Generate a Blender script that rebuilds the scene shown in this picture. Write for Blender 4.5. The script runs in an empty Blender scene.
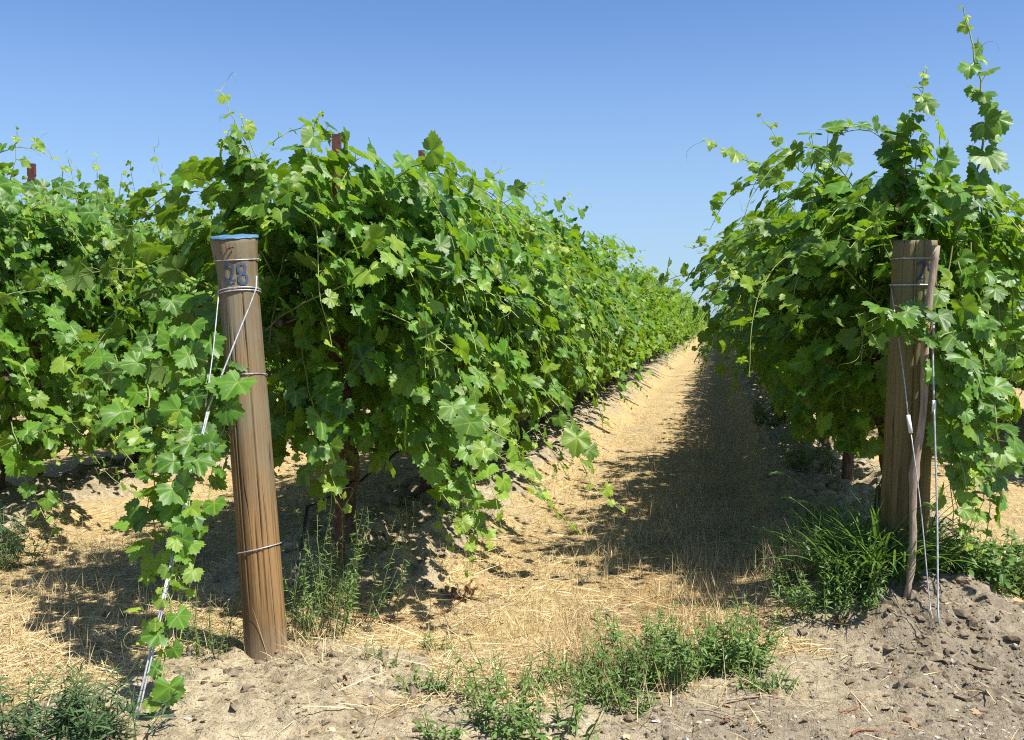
import bpy, math, random
import numpy as np

# ------------------------------------------------------------------ camera, sky, sun, exposure
scene = bpy.context.scene
COL = scene.collection
F_PX = 995.0
CAM_H = 1.35
YAW = math.atan(203 / F_PX)
PITCH = math.atan(50 / F_PX)

cam_data = bpy.data.cameras.new("camera")
cam_data.sensor_width = 36.0
cam_data.lens = 36.0 * F_PX / 1024.0
cam_data.clip_start = 0.05
cam_data.clip_end = 6000
cam_data.dof.use_dof = True
cam_data.dof.focus_distance = 4.3
cam_data.dof.aperture_fstop = 11
cam = bpy.data.objects.new("camera", cam_data)
COL.objects.link(cam)
cam.location = (0, 0, CAM_H)
cam.rotation_euler = (math.radians(90) - PITCH, 0, YAW)
scene.camera = cam

SUN_DIR = np.array([1.0, -0.40, 1.76])
SUN_DIR = SUN_DIR / np.linalg.norm(SUN_DIR)
SUN_EL = math.asin(SUN_DIR[2])
SUN_ROT = math.atan2(SUN_DIR[0], SUN_DIR[1])

world = bpy.data.worlds.new("World")
scene.world = world
world.use_nodes = True
wn = world.node_tree
wn.nodes.clear()
w_out = wn.nodes.new("ShaderNodeOutputWorld")
w_bg = wn.nodes.new("ShaderNodeBackground")
w_sky = wn.nodes.new("ShaderNodeTexSky")
w_sky.sky_type = 'NISHITA'
w_sky.sun_disc = False
w_sky.sun_elevation = SUN_EL
w_sky.sun_rotation = SUN_ROT
w_sky.altitude = 0
w_sky.air_density = 0.75
w_sky.dust_density = 0.8
w_sky.ozone_density = 10.0
w_bg.inputs['Strength'].default_value = 0.105
# pale summer haze low in the sky, all the way round the horizon
w_tc = wn.nodes.new("ShaderNodeTexCoord"); w_sep = wn.nodes.new("ShaderNodeSeparateXYZ")
w_map = wn.nodes.new("ShaderNodeMapRange"); w_map.interpolation_type = 'SMOOTHSTEP'
w_map.inputs['From Min'].default_value = 0.0; w_map.inputs['From Max'].default_value = 0.34
w_map.inputs['To Min'].default_value = 0.62; w_map.inputs['To Max'].default_value = 0.0
w_mix = wn.nodes.new("ShaderNodeMix"); w_mix.data_type = 'RGBA'
w_mix.inputs[7].default_value = (2.45, 3.38, 3.95, 1)
wn.links.new(w_tc.outputs['Generated'], w_sep.inputs[0]); wn.links.new(w_sep.outputs['Z'], w_map.inputs['Value'])
wn.links.new(w_map.outputs[0], w_mix.inputs[0]); wn.links.new(w_sky.outputs[0], w_mix.inputs[6])
wn.links.new(w_mix.outputs[2], w_bg.inputs[0])
wn.links.new(w_bg.outputs[0], w_out.inputs[0])

sun_data = bpy.data.lights.new("sun", 'SUN')
sun_data.energy = 5.0
sun_data.angle = math.radians(0.53)
sun_data.color = (1.0, 0.955, 0.88)
sun = bpy.data.objects.new("sun", sun_data)
COL.objects.link(sun)
from mathutils import Vector, Matrix
sun.rotation_euler = Vector(SUN_DIR).to_track_quat('Z', 'Y').to_euler()

scene.view_settings.view_transform = 'Standard'
scene.view_settings.look = 'None'
scene.view_settings.gamma = 1
scene.view_settings.exposure = 0.9
scene.view_settings.use_curve_mapping = False
scene.render.engine = 'CYCLES'
scene.cycles.use_denoising = False
scene.cycles.filter_width = 1.1
scene.cycles.max_bounces = 7
scene.cycles.diffuse_bounces = 2
scene.cycles.glossy_bounces = 2
scene.cycles.transmission_bounces = 5
scene.cycles.caustics_reflective = False
scene.cycles.caustics_refractive = False

# ------------------------------------------------------------------ small helpers
_F = np.array([-math.sin(YAW) * math.cos(PITCH), math.cos(YAW) * math.cos(PITCH), -math.sin(PITCH)])
_R = np.array([math.cos(YAW), math.sin(YAW), 0.0])
_U = np.cross(_R, _F)

def at(px, py, Y):
    """the point of the place at distance Y along the rows that shows at a pixel of the photograph"""
    d = _F + _R * (px - 512) / F_PX + _U * (370 - py) / F_PX
    return np.array([0, 0, CAM_H]) + d * (Y / d[1])

def nrm(v):
    return v / np.maximum(np.linalg.norm(v, axis=-1, keepdims=True), 1e-9)

def hash2(ix, iy, seed):
    n = (ix.astype(np.int64) * 374761393 + iy.astype(np.int64) * 668265263 + seed * 974711) & 0xffffffff
    n = ((n ^ (n >> 13)) * 1274126177) & 0xffffffff
    n = (n ^ (n >> 16)) & 0xffffff
    return n / float(0xffffff)

def vnoise(x, y, seed=0):
    x = np.asarray(x, float); y = np.asarray(y, float)
    ix = np.floor(x).astype(np.int64); iy = np.floor(y).astype(np.int64)
    fx = x - ix; fy = y - iy
    fx = fx * fx * (3 - 2 * fx); fy = fy * fy * (3 - 2 * fy)
    a = hash2(ix, iy, seed); b = hash2(ix + 1, iy, seed)
    c = hash2(ix, iy + 1, seed); d = hash2(ix + 1, iy + 1, seed)
    return (a * (1 - fx) + b * fx) * (1 - fy) + (c * (1 - fx) + d * fx) * fy

def fbm(x, y, seed=0, oct=4):
    s = 0; a = 0.5
    for k in range(oct):
        s = s + a * (vnoise(x * 2 ** k, y * 2 ** k, seed + k * 17) - 0.5) * 2
        a *= 0.55
    return s

def sstep(a, b, x):
    t = np.clip((x - a) / (b - a), 0, 1)
    return t * t * (3 - 2 * t)

def link(o, parent=None):
    COL.objects.link(o)
    if parent is not None:
        o.parent = parent
    return o

def tag(o, label=None, cat=None, group=None, kind=None):
    if label: o['label'] = label
    if cat: o['category'] = cat
    if group: o['group'] = group
    if kind: o['kind'] = kind
    return o

def empty(name, loc=(0, 0, 0)):
    o = bpy.data.objects.new(name, None)
    o.empty_display_size = 0.1
    o.location = loc
    return link(o)

def mesh_from(name, verts, tris, mat, attrs=None, smooth=True):
    verts = np.ascontiguousarray(verts, dtype=np.float32)
    tris = np.ascontiguousarray(tris, dtype=np.int32)
    m = bpy.data.meshes.new(name)
    m.vertices.add(len(verts)); m.vertices.foreach_set('co', verts.ravel())
    k = tris.shape[1]
    m.loops.add(tris.size); m.loops.foreach_set('vertex_index', tris.ravel())
    m.polygons.add(len(tris))
    m.polygons.foreach_set('loop_start', np.arange(0, tris.size, k, dtype=np.int32))
    m.polygons.foreach_set('loop_total', np.full(len(tris), k, dtype=np.int32))
    m.polygons.foreach_set('use_smooth', np.full(len(tris), smooth, dtype=bool))
    if attrs:
        for an, arr in attrs.items():
            a = m.attributes.new(an, 'FLOAT', 'POINT')
            a.data.foreach_set('value', np.ascontiguousarray(arr, dtype=np.float32))
    m.update(calc_edges=True)
    m.materials.append(mat)
    return m

def obj(name, mesh, parent=None, loc=None):
    o = bpy.data.objects.new(name, mesh)
    if loc is not None: o.location = loc
    return link(o, parent)

class Geo:
    """collects vertices, triangles and float attributes of ONE part"""
    def __init__(self):
        self.v = []; self.t = []; self.a = {}; self.n = 0
    def add(self, v, t, **attrs):
        v = np.asarray(v, float); t = np.asarray(t, int)
        self.v.append(v); self.t.append(t + self.n); self.n += len(v)
        for k, x in attrs.items():
            self.a.setdefault(k, []).append(np.broadcast_to(np.asarray(x, float), (len(v),)))
    def mesh(self, name, mat, smooth=True, origin=None):
        v = np.concatenate(self.v)
        if origin is not None: v = v - np.asarray(origin)
        return mesh_from(name, v, np.concatenate(self.t), mat, {k: np.concatenate(x) for k, x in self.a.items()}, smooth)

def tube(geo, pts, rad, sides=6, cap=True, **attrs):
    pts = np.asarray(pts, float); n = len(pts)
    rad = np.broadcast_to(np.asarray(rad, float), (n,))
    tan = np.gradient(pts, axis=0); tan = nrm(tan)
    ref = np.array([0, 0, 1.0]) if abs(tan[0][2]) < 0.8 else np.array([1.0, 0, 0])
    u = nrm(np.cross(tan, ref)); 
    for i in range(1, n):                       # keep the frame from flipping
        p = u[i - 1] - tan[i] * np.dot(u[i - 1], tan[i])
        if np.linalg.norm(p) > 1e-6: u[i] = p / np.linalg.norm(p)
    w = np.cross(tan, u)
    ang = np.arange(sides) * 2 * math.pi / sides
    v = pts[:, None, :] + rad[:, None, None] * (np.cos(ang)[None, :, None] * u[:, None, :] + np.sin(ang)[None, :, None] * w[:, None, :])
    v = v.reshape(-1, 3)
    i = np.arange(n - 1)[:, None] * sides; j = np.arange(sides)[None, :]; j2 = (j + 1) % sides
    a = (i + j).ravel(); b = (i + j2).ravel(); c = (i + sides + j2).ravel(); d = (i + sides + j).ravel()
    t = np.concatenate([np.stack([a, b, c], 1), np.stack([a, c, d], 1)])
    if cap:
        k = len(v)
        v = np.concatenate([v, pts[:1], pts[-1:]])
        jj = np.arange(sides); jn = (jj + 1) % sides
        t = np.concatenate([t, np.stack([np.full(sides, k), jn, jj], 1),
                            np.stack([np.full(sides, k + 1), (n - 1) * sides + jj, (n - 1) * sides + jn], 1)])
    geo.add(v, t, **attrs)

def prisms(geo, p0, p1, r0, r1, **attrs):
    """many 3-sided straight stalks at once"""
    n = len(p0)
    if n == 0: return
    d = nrm(p1 - p0)
    ref = np.where(np.abs(d[:, 2:3]) < 0.8, np.array([[0, 0, 1.0]]), np.array([[1.0, 0, 0]]))
    u = nrm(np.cross(d, ref)); w = np.cross(d, u)
    vs = []
    for P, r in ((p0, r0), (p1, r1)):
        for k in range(3):
            a = k * 2 * math.pi / 3
            vs.append(P + np.asarray(r).reshape(-1, 1) * (math.cos(a) * u + math.sin(a) * w))
    v = np.stack(vs, 1).reshape(-1, 3)
    base = np.array([[0, 1, 4], [0, 4, 3], [1, 2, 5], [1, 5, 4], [2, 0, 3], [2, 3, 5]])
    t = (np.arange(n)[:, None, None] * 6 + base[None]).reshape(-1, 3)
    geo.add(v, t, **{k: np.repeat(np.broadcast_to(np.asarray(x, float), (n,)), 6) for k, x in attrs.items()})

# ------------------------------------------------------------------ materials
def new_mat(name):
    m = bpy.data.materials.new(name); m.use_nodes = True
    nt = m.node_tree; nt.nodes.clear()
    out = nt.nodes.new('ShaderNodeOutputMaterial')
    return m, nt, out

class NT:
    def __init__(self, nt): self.nt = nt
    def n(self, typ, **kw):
        x = self.nt.nodes.new(typ)
        for k, v in kw.items(): setattr(x, k, v)
        return x
    def l(self, a, b): self.nt.links.new(a, b)
    def attr(self, name): return self.n('ShaderNodeAttribute', attribute_name=name).outputs['Fac']
    def math(self, op, a, b=None, c=None, clamp=False):
        x = self.n('ShaderNodeMath', operation=op, use_clamp=clamp)
        for i, v in enumerate((a, b, c)):
            if v is None: continue
            if isinstance(v, (int, float)): x.inputs[i].default_value = v
            else: self.l(v, x.inputs[i])
        return x.outputs[0]
    def mix(self, fac, a, b, blend='MIX'):
        x = self.n('ShaderNodeMix', data_type='RGBA', blend_type=blend)
        for i, v in ((0, fac), (6, a), (7, b)):
            if isinstance(v, (int, float)): x.inputs[i].default_value = v
            elif isinstance(v, tuple): x.inputs[i].default_value = (*v, 1)
            else: self.l(v, x.inputs[i])
        return x.outputs[2]
    def noise(self, scale, detail=4, rough=0.55, vec=None, dims='3D'):
        x = self.n('ShaderNodeTexNoise', noise_dimensions=dims)
        x.inputs['Scale'].default_value = scale; x.inputs['Detail'].default_value = detail
        x.inputs['Roughness'].default_value = rough
        if vec is not None: self.l(vec, x.inputs['Vector'])
        return x.outputs['Fac']
    def ramp(self, fac, stops):
        x = self.n('ShaderNodeValToRGB')
        e = x.color_ramp.elements
        while len(e) < len(stops): e.new(0.5)
        for k, (p, c) in enumerate(stops):
            e[k].position = p; e[k].color = (*c, 1) if isinstance(c, tuple) else (c, c, c, 1)
        self.l(fac, x.inputs[0]); return x.outputs[0]
    def bsdf(self, color, rough=0.6, spec=0.5, normal=None, metal=0.0):
        b = self.n('ShaderNodeBsdfPrincipled')
        for nm, v in (('Base Color', color), ('Roughness', rough), ('Metallic', metal), ('Specular IOR Level', spec)):
            if isinstance(v, tuple): b.inputs[nm].default_value = (*v, 1)
            elif isinstance(v, (int, float)): b.inputs[nm].default_value = v
            else: self.l(v, b.inputs[nm])
        if normal is not None: self.l(normal, b.inputs['Normal'])
        return b.outputs[0]
    def bump(self, h, strength=0.5, dist=0.01):
        x = self.n('ShaderNodeBump'); x.inputs['Strength'].default_value = strength
        x.inputs['Distance'].default_value = dist; self.l(h, x.inputs['Height']); return x.outputs[0]

def leaf_material(name, mature, dark, young, under, trans, gloss=0.42, tfac=0.33, spec=0.5):
    m, nt, out = new_mat(name); q = NT(nt)
    rnd = q.attr('rnd'); age = q.attr('age'); vein = q.attr('vein')
    pos = q.n('ShaderNodeNewGeometry')
    mott = q.noise(55, 3, 0.6, pos.outputs['Position'])
    c = q.mix(rnd, dark, mature)
    c = q.mix(q.math('MULTIPLY', q.math('SUBTRACT', mott, 0.35, clamp=True), 0.7), c, tuple(x * 1.7 for x in mature))
    c = q.mix(age, c, young)
    spot = q.math('MULTIPLY', q.ramp(q.noise(21, 4, 0.7, pos.outputs['Position']), [(0.66, 0.0), (0.72, 1.0)]), q.ramp(rnd, [(0.55, 0.0), (0.8, 0.8)]))
    c = q.mix(spot, c, (0.20, 0.145, 0.045))
    vm = q.math('POWER', vein, 9)
    c = q.mix(q.math('MULTIPLY', vm, 0.45), c, tuple(x * 1.5 for x in young))
    back = q.mix(age, under, young)
    c = q.mix(pos.outputs['Backfacing'], c, back)
    rough = q.math('ADD', gloss, q.math('MULTIPLY', pos.outputs['Backfacing'], 0.3))
    bh = q.math('ADD', q.math('MULTIPLY', mott, 0.5), q.math('MULTIPLY', vm, -0.8))
    b = q.bsdf(c, rough, spec, q.bump(bh, 0.35, 0.004))
    tr = q.n('ShaderNodeBsdfTranslucent')
    q.l(q.mix(age, q.mix(rnd, tuple(x * 0.75 for x in trans), trans), tuple(min(1, x * 1.35) for x in trans)), tr.inputs[0])
    ms = q.n('ShaderNodeMixShader'); ms.inputs[0].default_value = tfac
    q.l(b, ms.inputs[1]); q.l(tr.outputs[0], ms.inputs[2]); q.l(ms.outputs[0], out.inputs[0])
    return m

M_VINE = leaf_material('grape_leaf', (0.084, 0.204, 0.020), (0.019, 0.068, 0.009), (0.265, 0.345, 0.040),
                       (0.115, 0.200, 0.045), (0.290, 0.500, 0.016), gloss=0.45, tfac=0.34, spec=0.40)
M_WEED = leaf_material('weed_leaf', (0.095, 0.185, 0.035), (0.050, 0.115, 0.024), (0.180, 0.260, 0.055),
                       (0.100, 0.170, 0.075), (0.170, 0.320, 0.050), gloss=0.5, tfac=0.28)
M_GREYWEED = leaf_material('grey_weed_leaf', (0.120, 0.195, 0.055), (0.070, 0.125, 0.035), (0.210, 0.270, 0.085),
                           (0.130, 0.170, 0.100), (0.190, 0.290, 0.070), gloss=0.6, tfac=0.25, spec=0.3)
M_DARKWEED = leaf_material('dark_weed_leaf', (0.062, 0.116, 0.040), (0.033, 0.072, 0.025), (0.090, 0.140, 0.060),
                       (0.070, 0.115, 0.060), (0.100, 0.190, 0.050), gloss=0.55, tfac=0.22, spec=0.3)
M_GRASS = leaf_material('grass_blade', (0.085, 0.180, 0.035), (0.050, 0.120, 0.028), (0.170, 0.260, 0.060),
                        (0.090, 0.170, 0.045), (0.220, 0.380, 0.040), gloss=0.42, tfac=0.3)

def simple_var(name, a, b, c=None, rough=0.7, spec=0.3, tfac=0.0):
    m, nt, out = new_mat(name); q = NT(nt)
    rnd = q.attr('rnd')
    col = q.ramp(rnd, [(0.0, a), (0.5, b), (1.0, c or b)])
    s = q.bsdf(col, rough, spec)
    if tfac:
        tr = q.n('ShaderNodeBsdfTranslucent'); q.l(col, tr.inputs[0])
        ms = q.n('ShaderNodeMixShader'); ms.inputs[0].default_value = tfac
        q.l(s, ms.inputs[1]); q.l(tr.outputs[0], ms.inputs[2]); s = ms.outputs[0]
    q.l(s, out.inputs[0]); return m

M_STRAW = simple_var('straw_blades', (0.24, 0.160, 0.070), (0.52, 0.395, 0.185), (0.72, 0.61, 0.37), 0.55, 0.4, 0.15)
M_CANE = simple_var('green_cane', (0.14, 0.075, 0.03), (0.17, 0.22, 0.05), (0.30, 0.36, 0.09), 0.5, 0.4)
M_DRYLEAF = simple_var('dry_leaf', (0.16, 0.09, 0.048), (0.33, 0.22, 0.115), (0.52, 0.39, 0.22), 0.7, 0.2, 0.15)
M_STEM = simple_var('weed_stem', (0.12, 0.05, 0.035), (0.13, 0.17, 0.05), (0.20, 0.24, 0.08), 0.6, 0.3)

def wood_material(name, light, mid, dark, green):
    m, nt, out = new_mat(name); q = NT(nt)
    def along(k):
        x = q.n('ShaderNodeCombineXYZ')
        q.l(q.attr('gx'), x.inputs[0]); q.l(q.attr('gy'), x.inputs[1])
        q.l(q.math('MULTIPLY', q.attr('gh'), k), x.inputs[2]); return x.outputs[0]
    hgt = q.attr('gh')
    fine = q.noise(150, 6, 0.65, along(0.020)); broad = q.noise(17, 4, 0.6, along(0.05))
    blot = q.noise(6, 5, 0.65, along(0.6)); knot = q.noise(9, 3, 0.5, along(0.35))
    c = q.mix(q.ramp(broad, [(0.38, 0.0), (0.62, 1.0)]), mid, light)
    c = q.mix(q.ramp(fine, [(0.34, 0.65), (0.56, 0.0)]), c, dark)
    c = q.mix(q.ramp(knot, [(0.60, 0.0), (0.74, 0.6)]), c, dark)
    g = q.math('MULTIPLY', q.ramp(hgt, [(0.5, 0.1), (1.25, 1.0)]), q.ramp(blot, [(0.36, 0.15), (0.6, 0.85)]))
    c = q.mix(g, c, green)
    cr = q.noise(30, 1, 0.3, along(0.012))
    gate = q.ramp(q.noise(12, 2, 0.5, along(0.10)), [(0.45, 0.0), (0.55, 1.0)])
    crm = q.math('MULTIPLY', gate, q.ramp(q.math('ABSOLUTE', q.math('SUBTRACT', cr, 0.5)), [(0.0, 1.0), (0.010, 0.0)]))
    c = q.mix(q.math('MULTIPLY', crm, 0.9), c, (0.02, 0.014, 0.01))
    c = q.mix(q.math('MULTIPLY', q.ramp(q.math('ADD', hgt, q.math('MULTIPLY', blot, 0.12)), [(0.05, 1.0), (0.22, 0.0)]), 0.6), c, (0.27, 0.215, 0.15))
    h = q.math('SUBTRACT', q.math('MULTIPLY', fine, 0.6), crm)
    q.l(q.bsdf(c, 0.75, 0.25, q.bump(h, 0.7, 0.004)), out.inputs[0]); return m

M_POST = wood_material('weathered_post_wood', (0.255, 0.145, 0.055), (0.125, 0.073, 0.030), (0.035, 0.023, 0.013), (0.165, 0.150, 0.100))
M_POSTG = wood_material('green_stained_post_wood', (0.25, 0.175, 0.075), (0.155, 0.110, 0.048), (0.045, 0.036, 0.020), (0.155, 0.145, 0.065))

def noisy(name, a, b, scale, rough=0.7, spec=0.3, bump=0.4, dist=0.005, stretch=None, metal=0.0):
    m, nt, out = new_mat(name); q = NT(nt)
    tc = q.n('ShaderNodeTexCoord'); vec = tc.outputs['Object']
    if stretch:
        mp = q.n('ShaderNodeMapping'); mp.inputs['Scale'].default_value = stretch; q.l(vec, mp.inputs[0]); vec = mp.outputs[0]
    f = q.noise(scale, 5, 0.6, vec)
    q.l(q.bsdf(q.mix(q.ramp(f, [(0.35, 0.0), (0.65, 1.0)]), a, b), rough, spec, q.bump(f, bump, dist), metal), out.inputs[0])
    return m

M_TRUNK = noisy('vine_bark', (0.050, 0.036, 0.026), (0.16, 0.12, 0.085), 60, 0.9, 0.15, 1.0, 0.012, (1, 1, 0.15))
M_BLUE = noisy('blue_paint', (0.040, 0.115, 0.20), (0.085, 0.200, 0.31), 70, 0.6, 0.35)
M_BLUEMARK = noisy('faded_blue_paint', (0.050, 0.062, 0.080), (0.022, 0.062, 0.135), 150, 0.7, 0.25)
M_WIRE = noisy('galvanised_wire', (0.28, 0.28, 0.29), (0.52, 0.52, 0.54), 60, 0.45, 0.5, 0.2, 0.001, None, 0.35)
M_SLEEVE = noisy('white_sleeve', (0.62, 0.62, 0.63), (0.80, 0.80, 0.80), 60, 0.5, 0.4)
M_RUST = noisy('brown_painted_steel', (0.060, 0.022, 0.018), (0.135, 0.048, 0.034), 40, 0.6, 0.4)
M_STICK = noisy('bare_grey_wood', (0.20, 0.15, 0.105), (0.42, 0.33, 0.25), 55, 0.85, 0.2, 0.5, 0.003, (1, 1, 0.12))
M_HOSE = noisy('black_hose', (0.018, 0.018, 0.020), (0.035, 0.035, 0.04), 40, 0.5, 0.4)
M_CLOD = noisy('soil_lump', (0.110, 0.085, 0.056), (0.235, 0.190, 0.128), 30, 0.95, 0.1, 0.8, 0.008)
M_PEBBLE = simple_var('pebble_stone', (0.09, 0.075, 0.058), (0.20, 0.17, 0.13), (0.45, 0.41, 0.35), 0.85, 0.2)

# ------------------------------------------------------------------ the ground
ROWS = [-10.11, -7.36, -4.60, -1.85, 0.92, 3.68, 6.44]
FAR_END = 128.0

def row_end(x):
    return 3.62 + (x + 1.85) * 0.33

def berm_mask(x, y):
    m = np.zeros_like(np.asarray(x, float))
    for xr in ROWS:
        w = 0.56 + 0.10 * fbm(y * 0.9, y * 0 + xr, 5, 3)
        m = np.maximum(m, np.exp(-(np.abs(x - xr) / w) ** 4) )
    e = row_end(x)
    return m * sstep(0.25, 1.1, y - e) * (1 - sstep(FAR_END, FAR_END + 4, y))

def mound(x, y, cx, cy, rx, ry):
    return np.exp(-((x - cx) / rx) ** 2 - ((y - cy) / ry) ** 2)

def soil_mask(x, y):
    """1 = bare soil or gravel, 0 = dry straw"""
    b = berm_mask(x, y)
    e = row_end(x) - 0.30 + 0.42 * fbm(x * 1.1, y * 1.1, 31, 4) + 0.25 * np.exp(-((x + 0.55) / 0.7) ** 2)*-1 - 0.35 * sstep(-2.0, -2.6, x)
    front = 1 - sstep(-0.22, 0.22, y - e)
    b2 = sstep(0.35, 0.75, b + 0.55 * fbm(x * 2.2, y * 2.2, 41, 4)) * 0.9
    w = 0.25 * fbm(x * 2.5, y * 2.5, 61, 3)
    m = sstep(0.30, 0.55, np.maximum(mound(x, y, 0.95, 4.40, 0.62, 0.60), mound(x, y, -1.55, 3.45, 0.62, 0.46)) + w)
    return np.clip(np.maximum(np.maximum(front, b2), m), 0, 1)

def gravel_mask(x, y):
    return np.clip(sstep(0.1, 0.9, (x + 0.35) * 0.9 - (y - 3.5) * 0.5 + 0.6 * fbm(x * 1.5, y * 1.5, 51, 3)) * sstep(0.2, -0.4, y - row_end(x) - 0.1) + 0.9 * mound(x, y, 0.95, 4.35, 0.45, 0.55), 0, 1)

def gz(x, y):
    x = np.asarray(x, float); y = np.asarray(y, float)
    near = 1 - sstep(10, 26, np.hypot(x, y))
    s = soil_mask(x, y)
    z = 0.20 * berm_mask(x, y)
    z = z + 0.06 * mound(x, y, -1.55, 3.35, 0.55, 0.40) + 0.21 * mound(x, y, 0.93, 4.68, 0.45, 0.48)
    z = z + near * 0.035 * fbm(x * 0.9, y * 0.9, 3, 3)
    rough = 0.020 + 0.050 * mound(x, y, 0.95, 4.3, 0.5, 0.6) + 0.035 * mound(x, y, -1.6, 3.4, 0.6, 0.5) + 0.085 * berm_mask(x, y)
    lump = np.abs(fbm(x * 5.5, y * 5.5, 9, 3))
    z = z + near * (0.35 + 0.65 * s) * rough * (lump * 1.6 - 0.4)
    z = z + near * s * (0.013 + 0.02 * mound(x, y, 0.95, 4.35, 0.5, 0.6) + 0.01 * mound(x, y, -1.6, 3.4, 0.5, 0.4)) * fbm(x * 20, y * 20, 13, 3)
    z = z + near * (1 - s) * 0.014 * fbm(x * 7, y * 7, 77, 3)
    # two faint wheel ruts in the track
    for c in (-1.02, 0.12, -3.75, -2.65):
        z = z - 0.022 * np.exp(-((x - c + 0.05 * np.sin(y * 0.5)) / 0.18) ** 2) * sstep(2.0, 4.5, y) * (1 - s)
    return z

def graded(lo, hi, a, b, step, grow):
    mid = np.arange(a, b, step)
    up = []; v = mid[-1]; s = step
    while v < hi: s *= grow; v += s; up.append(v)
    dn = []; v = mid[0]; s = step
    while v > lo: s *= grow; v -= s; dn.append(v)
    return np.concatenate([np.array(dn[::-1]), mid, np.array(up)])

gx = graded(-2500, 2500, -4.2, 2.4, 0.018, 1.06)
gy = graded(-2500, 2500, 2.35, 6.6, 0.018, 1.035)
GX, GY = np.meshgrid(gx, gy)
GZ = gz(GX, GY)
nx, ny = len(gx), len(gy)
idx = np.arange(nx * ny).reshape(ny, nx)
quads = np.stack([idx[:-1, :-1].ravel(), idx[:-1, 1:].ravel(), idx[1:, 1:].ravel(), idx[1:, :-1].ravel()], 1)

def ground_material():
    m, nt, out = new_mat('vineyard_soil'); q = NT(nt)
    pos = q.n('ShaderNodeNewGeometry').outputs['Position']
    soil = q.attr('soil'); grav = q.attr('gravel')
    n1 = q.noise(3.0, 6, 0.6, pos); n2 = q.noise(24, 6, 0.65, pos); n3 = q.noise(140, 4, 0.6, pos)
    # soil
    cs = q.mix(q.ramp(n2, [(0.3, 0.0), (0.7, 1.0)]), (0.150, 0.114, 0.066), (0.45, 0.375, 0.240))
    cs = q.mix(q.ramp(n1, [(0.35, 0.0), (0.7, 0.6)]), cs, (0.53, 0.45, 0.295))
    cs = q.mix(q.ramp(n3, [(0.34, 0.85), (0.47, 0.0)]), cs, (0.11, 0.08, 0.052))
    # gravel
    vo = q.n('ShaderNodeTexVoronoi'); vo.inputs['Scale'].default_value = 75; q.l(pos, vo.inputs['Vector'])
    vh = vo.outputs['Color']
    sv = q.n('ShaderNodeSeparateColor'); q.l(vh, sv.inputs[0])
    cg = q.mix(sv.outputs[0], (0.10, 0.083, 0.062), (0.27, 0.230, 0.175))
    cg = q.mix(q.ramp(n2, [(0.35, 0.7), (0.6, 0.1)]), cg, (0.165, 0.132, 0.092))
    c = q.mix(q.math('MULTIPLY', grav, 0.75), cs, cg)
    # straw thatch: crossing streaks
    st = None
    for k, (ang, sc) in enumerate(((0.5, 1), (-0.7, 1.2), (1.5, 0.9))):
        mp = q.n('ShaderNodeMapping'); mp.inputs['Rotation'].default_value = (0, 0, ang)
        mp.inputs['Scale'].default_value = (1.0 * sc, 0.09 * sc, 1); q.l(pos, mp.inputs[0])
        f = q.noise(95, 3, 0.6, mp.outputs[0])
        st = f if st is None else q.math('MAXIMUM', st, f)
    ct = q.ramp(st, [(0.40, (0.17, 0.115, 0.055)), (0.56, (0.40, 0.295, 0.135)), (0.75, (0.60, 0.49, 0.27))])
    ct = q.mix(q.math('MULTIPLY', q.attr('strip'), 0.75), ct, q.mix(st, (0.17, 0.105, 0.042), (0.42, 0.275, 0.110)))
    ct = q.mix(q.ramp(n1, [(0.45, 0.0), (0.66, 0.7)]), ct, q.mix(n2, (0.20, 0.155, 0.095), (0.44, 0.355, 0.225)))
    ct = q.mix(q.ramp(q.noise(0.9, 4, 0.6, pos), [(0.45, 0.0), (0.7, 0.4)]), ct, (0.52, 0.37, 0.18))
    sm = q.math('ADD', soil, q.math('MULTIPLY', q.math('SUBTRACT', n2, 0.5), 0.9), clamp=True)
    c = q.mix(q.ramp(sm, [(0.35, 0.0), (0.6, 1.0)]), ct, c)
    h = q.math('ADD', q.math('MULTIPLY', n3, 0.35), q.math('ADD', n2, q.math('MULTIPLY', st, 0.4)))
    q.l(q.bsdf(c, 0.95, 0.12, q.bump(h, 1.0, 0.020)), out.inputs[0]); return m

gmesh = mesh_from('ground', np.stack([GX.ravel(), GY.ravel(), GZ.ravel()], 1), quads, ground_material(),
                  {'strip': (np.exp(-((GX + 0.30 - 0.02 * (GY - 4)) / 0.38) ** 2) * np.clip(0.75 + 0.8 * fbm(GX * 1.2, GY * 0.5, 71, 3), 0, 1)).ravel(), 'soil': soil_mask(GX, GY).ravel(), 'gravel': gravel_mask(GX, GY).ravel()})
tag(obj('ground', gmesh), kind='structure')

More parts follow.
